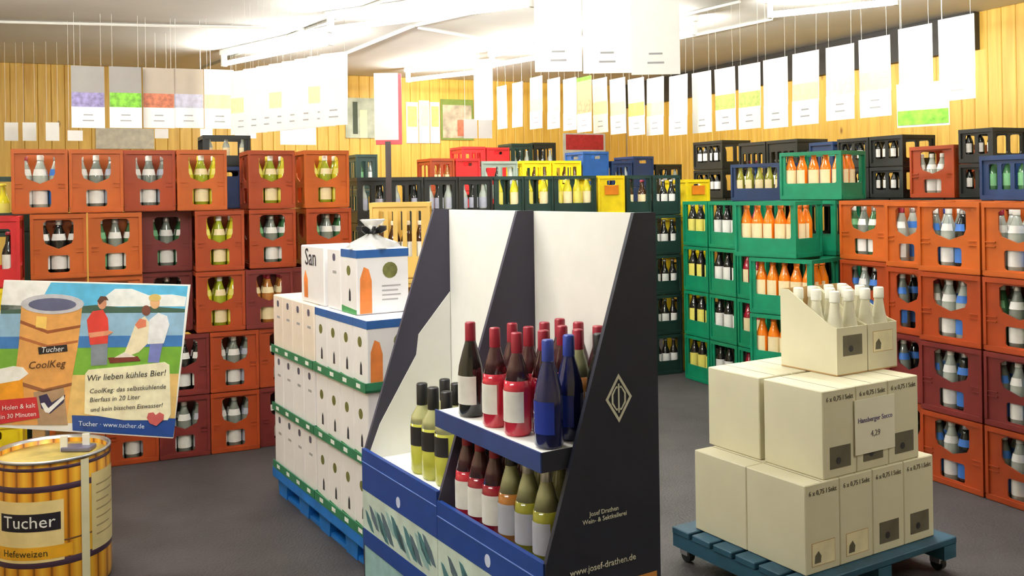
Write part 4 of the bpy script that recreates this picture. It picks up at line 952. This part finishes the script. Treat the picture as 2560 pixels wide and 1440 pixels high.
# ceiling wires
def wire(a, b, r, m, label):
    a = Vector(a); b = Vector(b); c = (a + b) / 2
    o = obj('ceiling_wire', MB().tube(a - c, b - c, r, 6).me('ceiling_wire', m), None, c); tag(o, label, 'wire', 'wires under the ceiling')
zc = H - .012
wire(at_z(-120, 52, zc), at_z(862, 76, zc), .010, WHITE, 'white wire under the ceiling above the picture price sheets')
wire(at_z(500, 172, zc), at_z(985, -10, zc), .012, mat('grey_rail', (150, 150, 140), .4), 'grey rail under the ceiling running past the bare lamps')
wire(at_z(852, 140, zc), at_z(1034, 66, zc), .010, WHITE, 'white wire under the ceiling beside the overlapping sheets')
wire(at_z(1040, 64, zc), at_z(1345, -4, zc), .010, WHITE, 'white wire under the ceiling leading to the large sheets')
wire(at_z(1046, 70, zc), at_z(1290, 112, zc), .010, WHITE, 'white wire under the ceiling above the single narrow sheet')
wire(at_z(1692, 98, zc), at_z(1930, 48, zc), .010, WHITE, 'white wire under the ceiling leading to the long row of sheets')
wire(at_z(1690, 42, zc), at_z(1850, 4, zc), .010, WHITE, 'short white wire under the ceiling beside the large sheets')
# framed sign on a post
sp_ = ROOM.p(5.93, ROOM.V_on(972, 480, 5.93)[0], 0)
st = empty('sign_post', sp_, .06); tag(st, 'white sheet in a red frame on a dark floor post behind the tan crates', 'sign')
obj('foot_plate', MB().lathe([(.12, 0), (.12, .012), (.02, .022)], 20).me('foot_plate', DARKP), st)
zt = ROOM.U_on  # helper not needed further
zz0 = at_d(972, 352, 6.05).z; zz1 = at_d(972, 180, 6.05).z
obj('post', MB().box(-.018, .018, -.012, .012, .02, zz0).me('post', mat('post_brown', (62, 52, 54), .4)), st)
obj('red_frame', bevel(MB().box(-.078, .092, -.006, .006, zz0 - .02, zz1).me('red_frame', mat('frame_red', (226, 84, 96), .4)), .003), st)
obj('sheet', MB().box(-.086, .070, -.0085, -.0062, zz0 + .01, zz1 + .004).me('sheet', PAPER), st)
# pictures and cards on the back wall
def wall_card(x0, x1, y0, y1, m, label, inner=None):
    v0, z0 = ROOM.V_on(x0, y1, U_BACK - .001); v1, z1 = ROOM.V_on(x1, y0, U_BACK - .001)
    c = ROOM.p(U_BACK - .001, (v0 + v1) / 2, (z0 + z1) / 2); w = v1 - v0; h = z1 - z0
    o = obj('wall_card', MB().box(-w / 2, w / 2, -.012, 0, -h / 2, h / 2).me('wall_card', m), None, c, (0, 0, ROOM.a)); tag(o, label, 'poster', 'pictures and cards on the pine wall')
    for (a, b, cc, d, mm) in inner or []: obj('picture', MB().box(-w / 2 + w * a, -w / 2 + w * b, -.0135, -.0122, -h / 2 + h * cc, -h / 2 + h * d).me('picture', mm), o)
wall_card(864, 934, 246, 345, mat('board_grey', (176, 182, 160), .5, var=.3, scale=8), 'grey green landscape picture on the pine wall beside the red framed sign', [(.25, .42, .1, .9, mat('tree_dark', (60, 70, 50), .6)), (.5, .75, .0, .7, L_CREAM)])
for (x0, x1, y0, t) in ((1016, 1044, 256, 'g'), (1048, 1072, 252, 'y'), (1076, 1098, 256, 'g')):
    wall_card(x0, x1, y0, 358, PAPER, '%s striped narrow card on the pine wall' % ('pale green' if t == 'g' else 'pale yellow'), [(.1, .9, .4, .9, TINT[t])])
wall_card(1102, 1182, 250, 350, mat('frame_olive', (120, 140, 60), .5), 'olive framed picture with red fruit on the pine wall', [(.06, .94, .05, .86, mat('fruit_picture', (190, 176, 150), .5, var=.4, scale=10)), (.5, .9, .1, .5, mat('fruit_red', (206, 120, 90), .5, var=.3, scale=20))])
wall_card(240, 385, 322, 372, mat('board_pale', (206, 200, 180), .6, var=.15, scale=20), 'pale notice board on the pine wall behind the picture sheets')
wall_card(1408, 1512, 334, 420, mat('board_silver', (196, 196, 184), .5), 'silver grey board with a red band on the pine wall behind the blue crate', [(.06, .95, .52, .96, mat('band_red', (176, 44, 48), .5, var=.2, scale=30))])
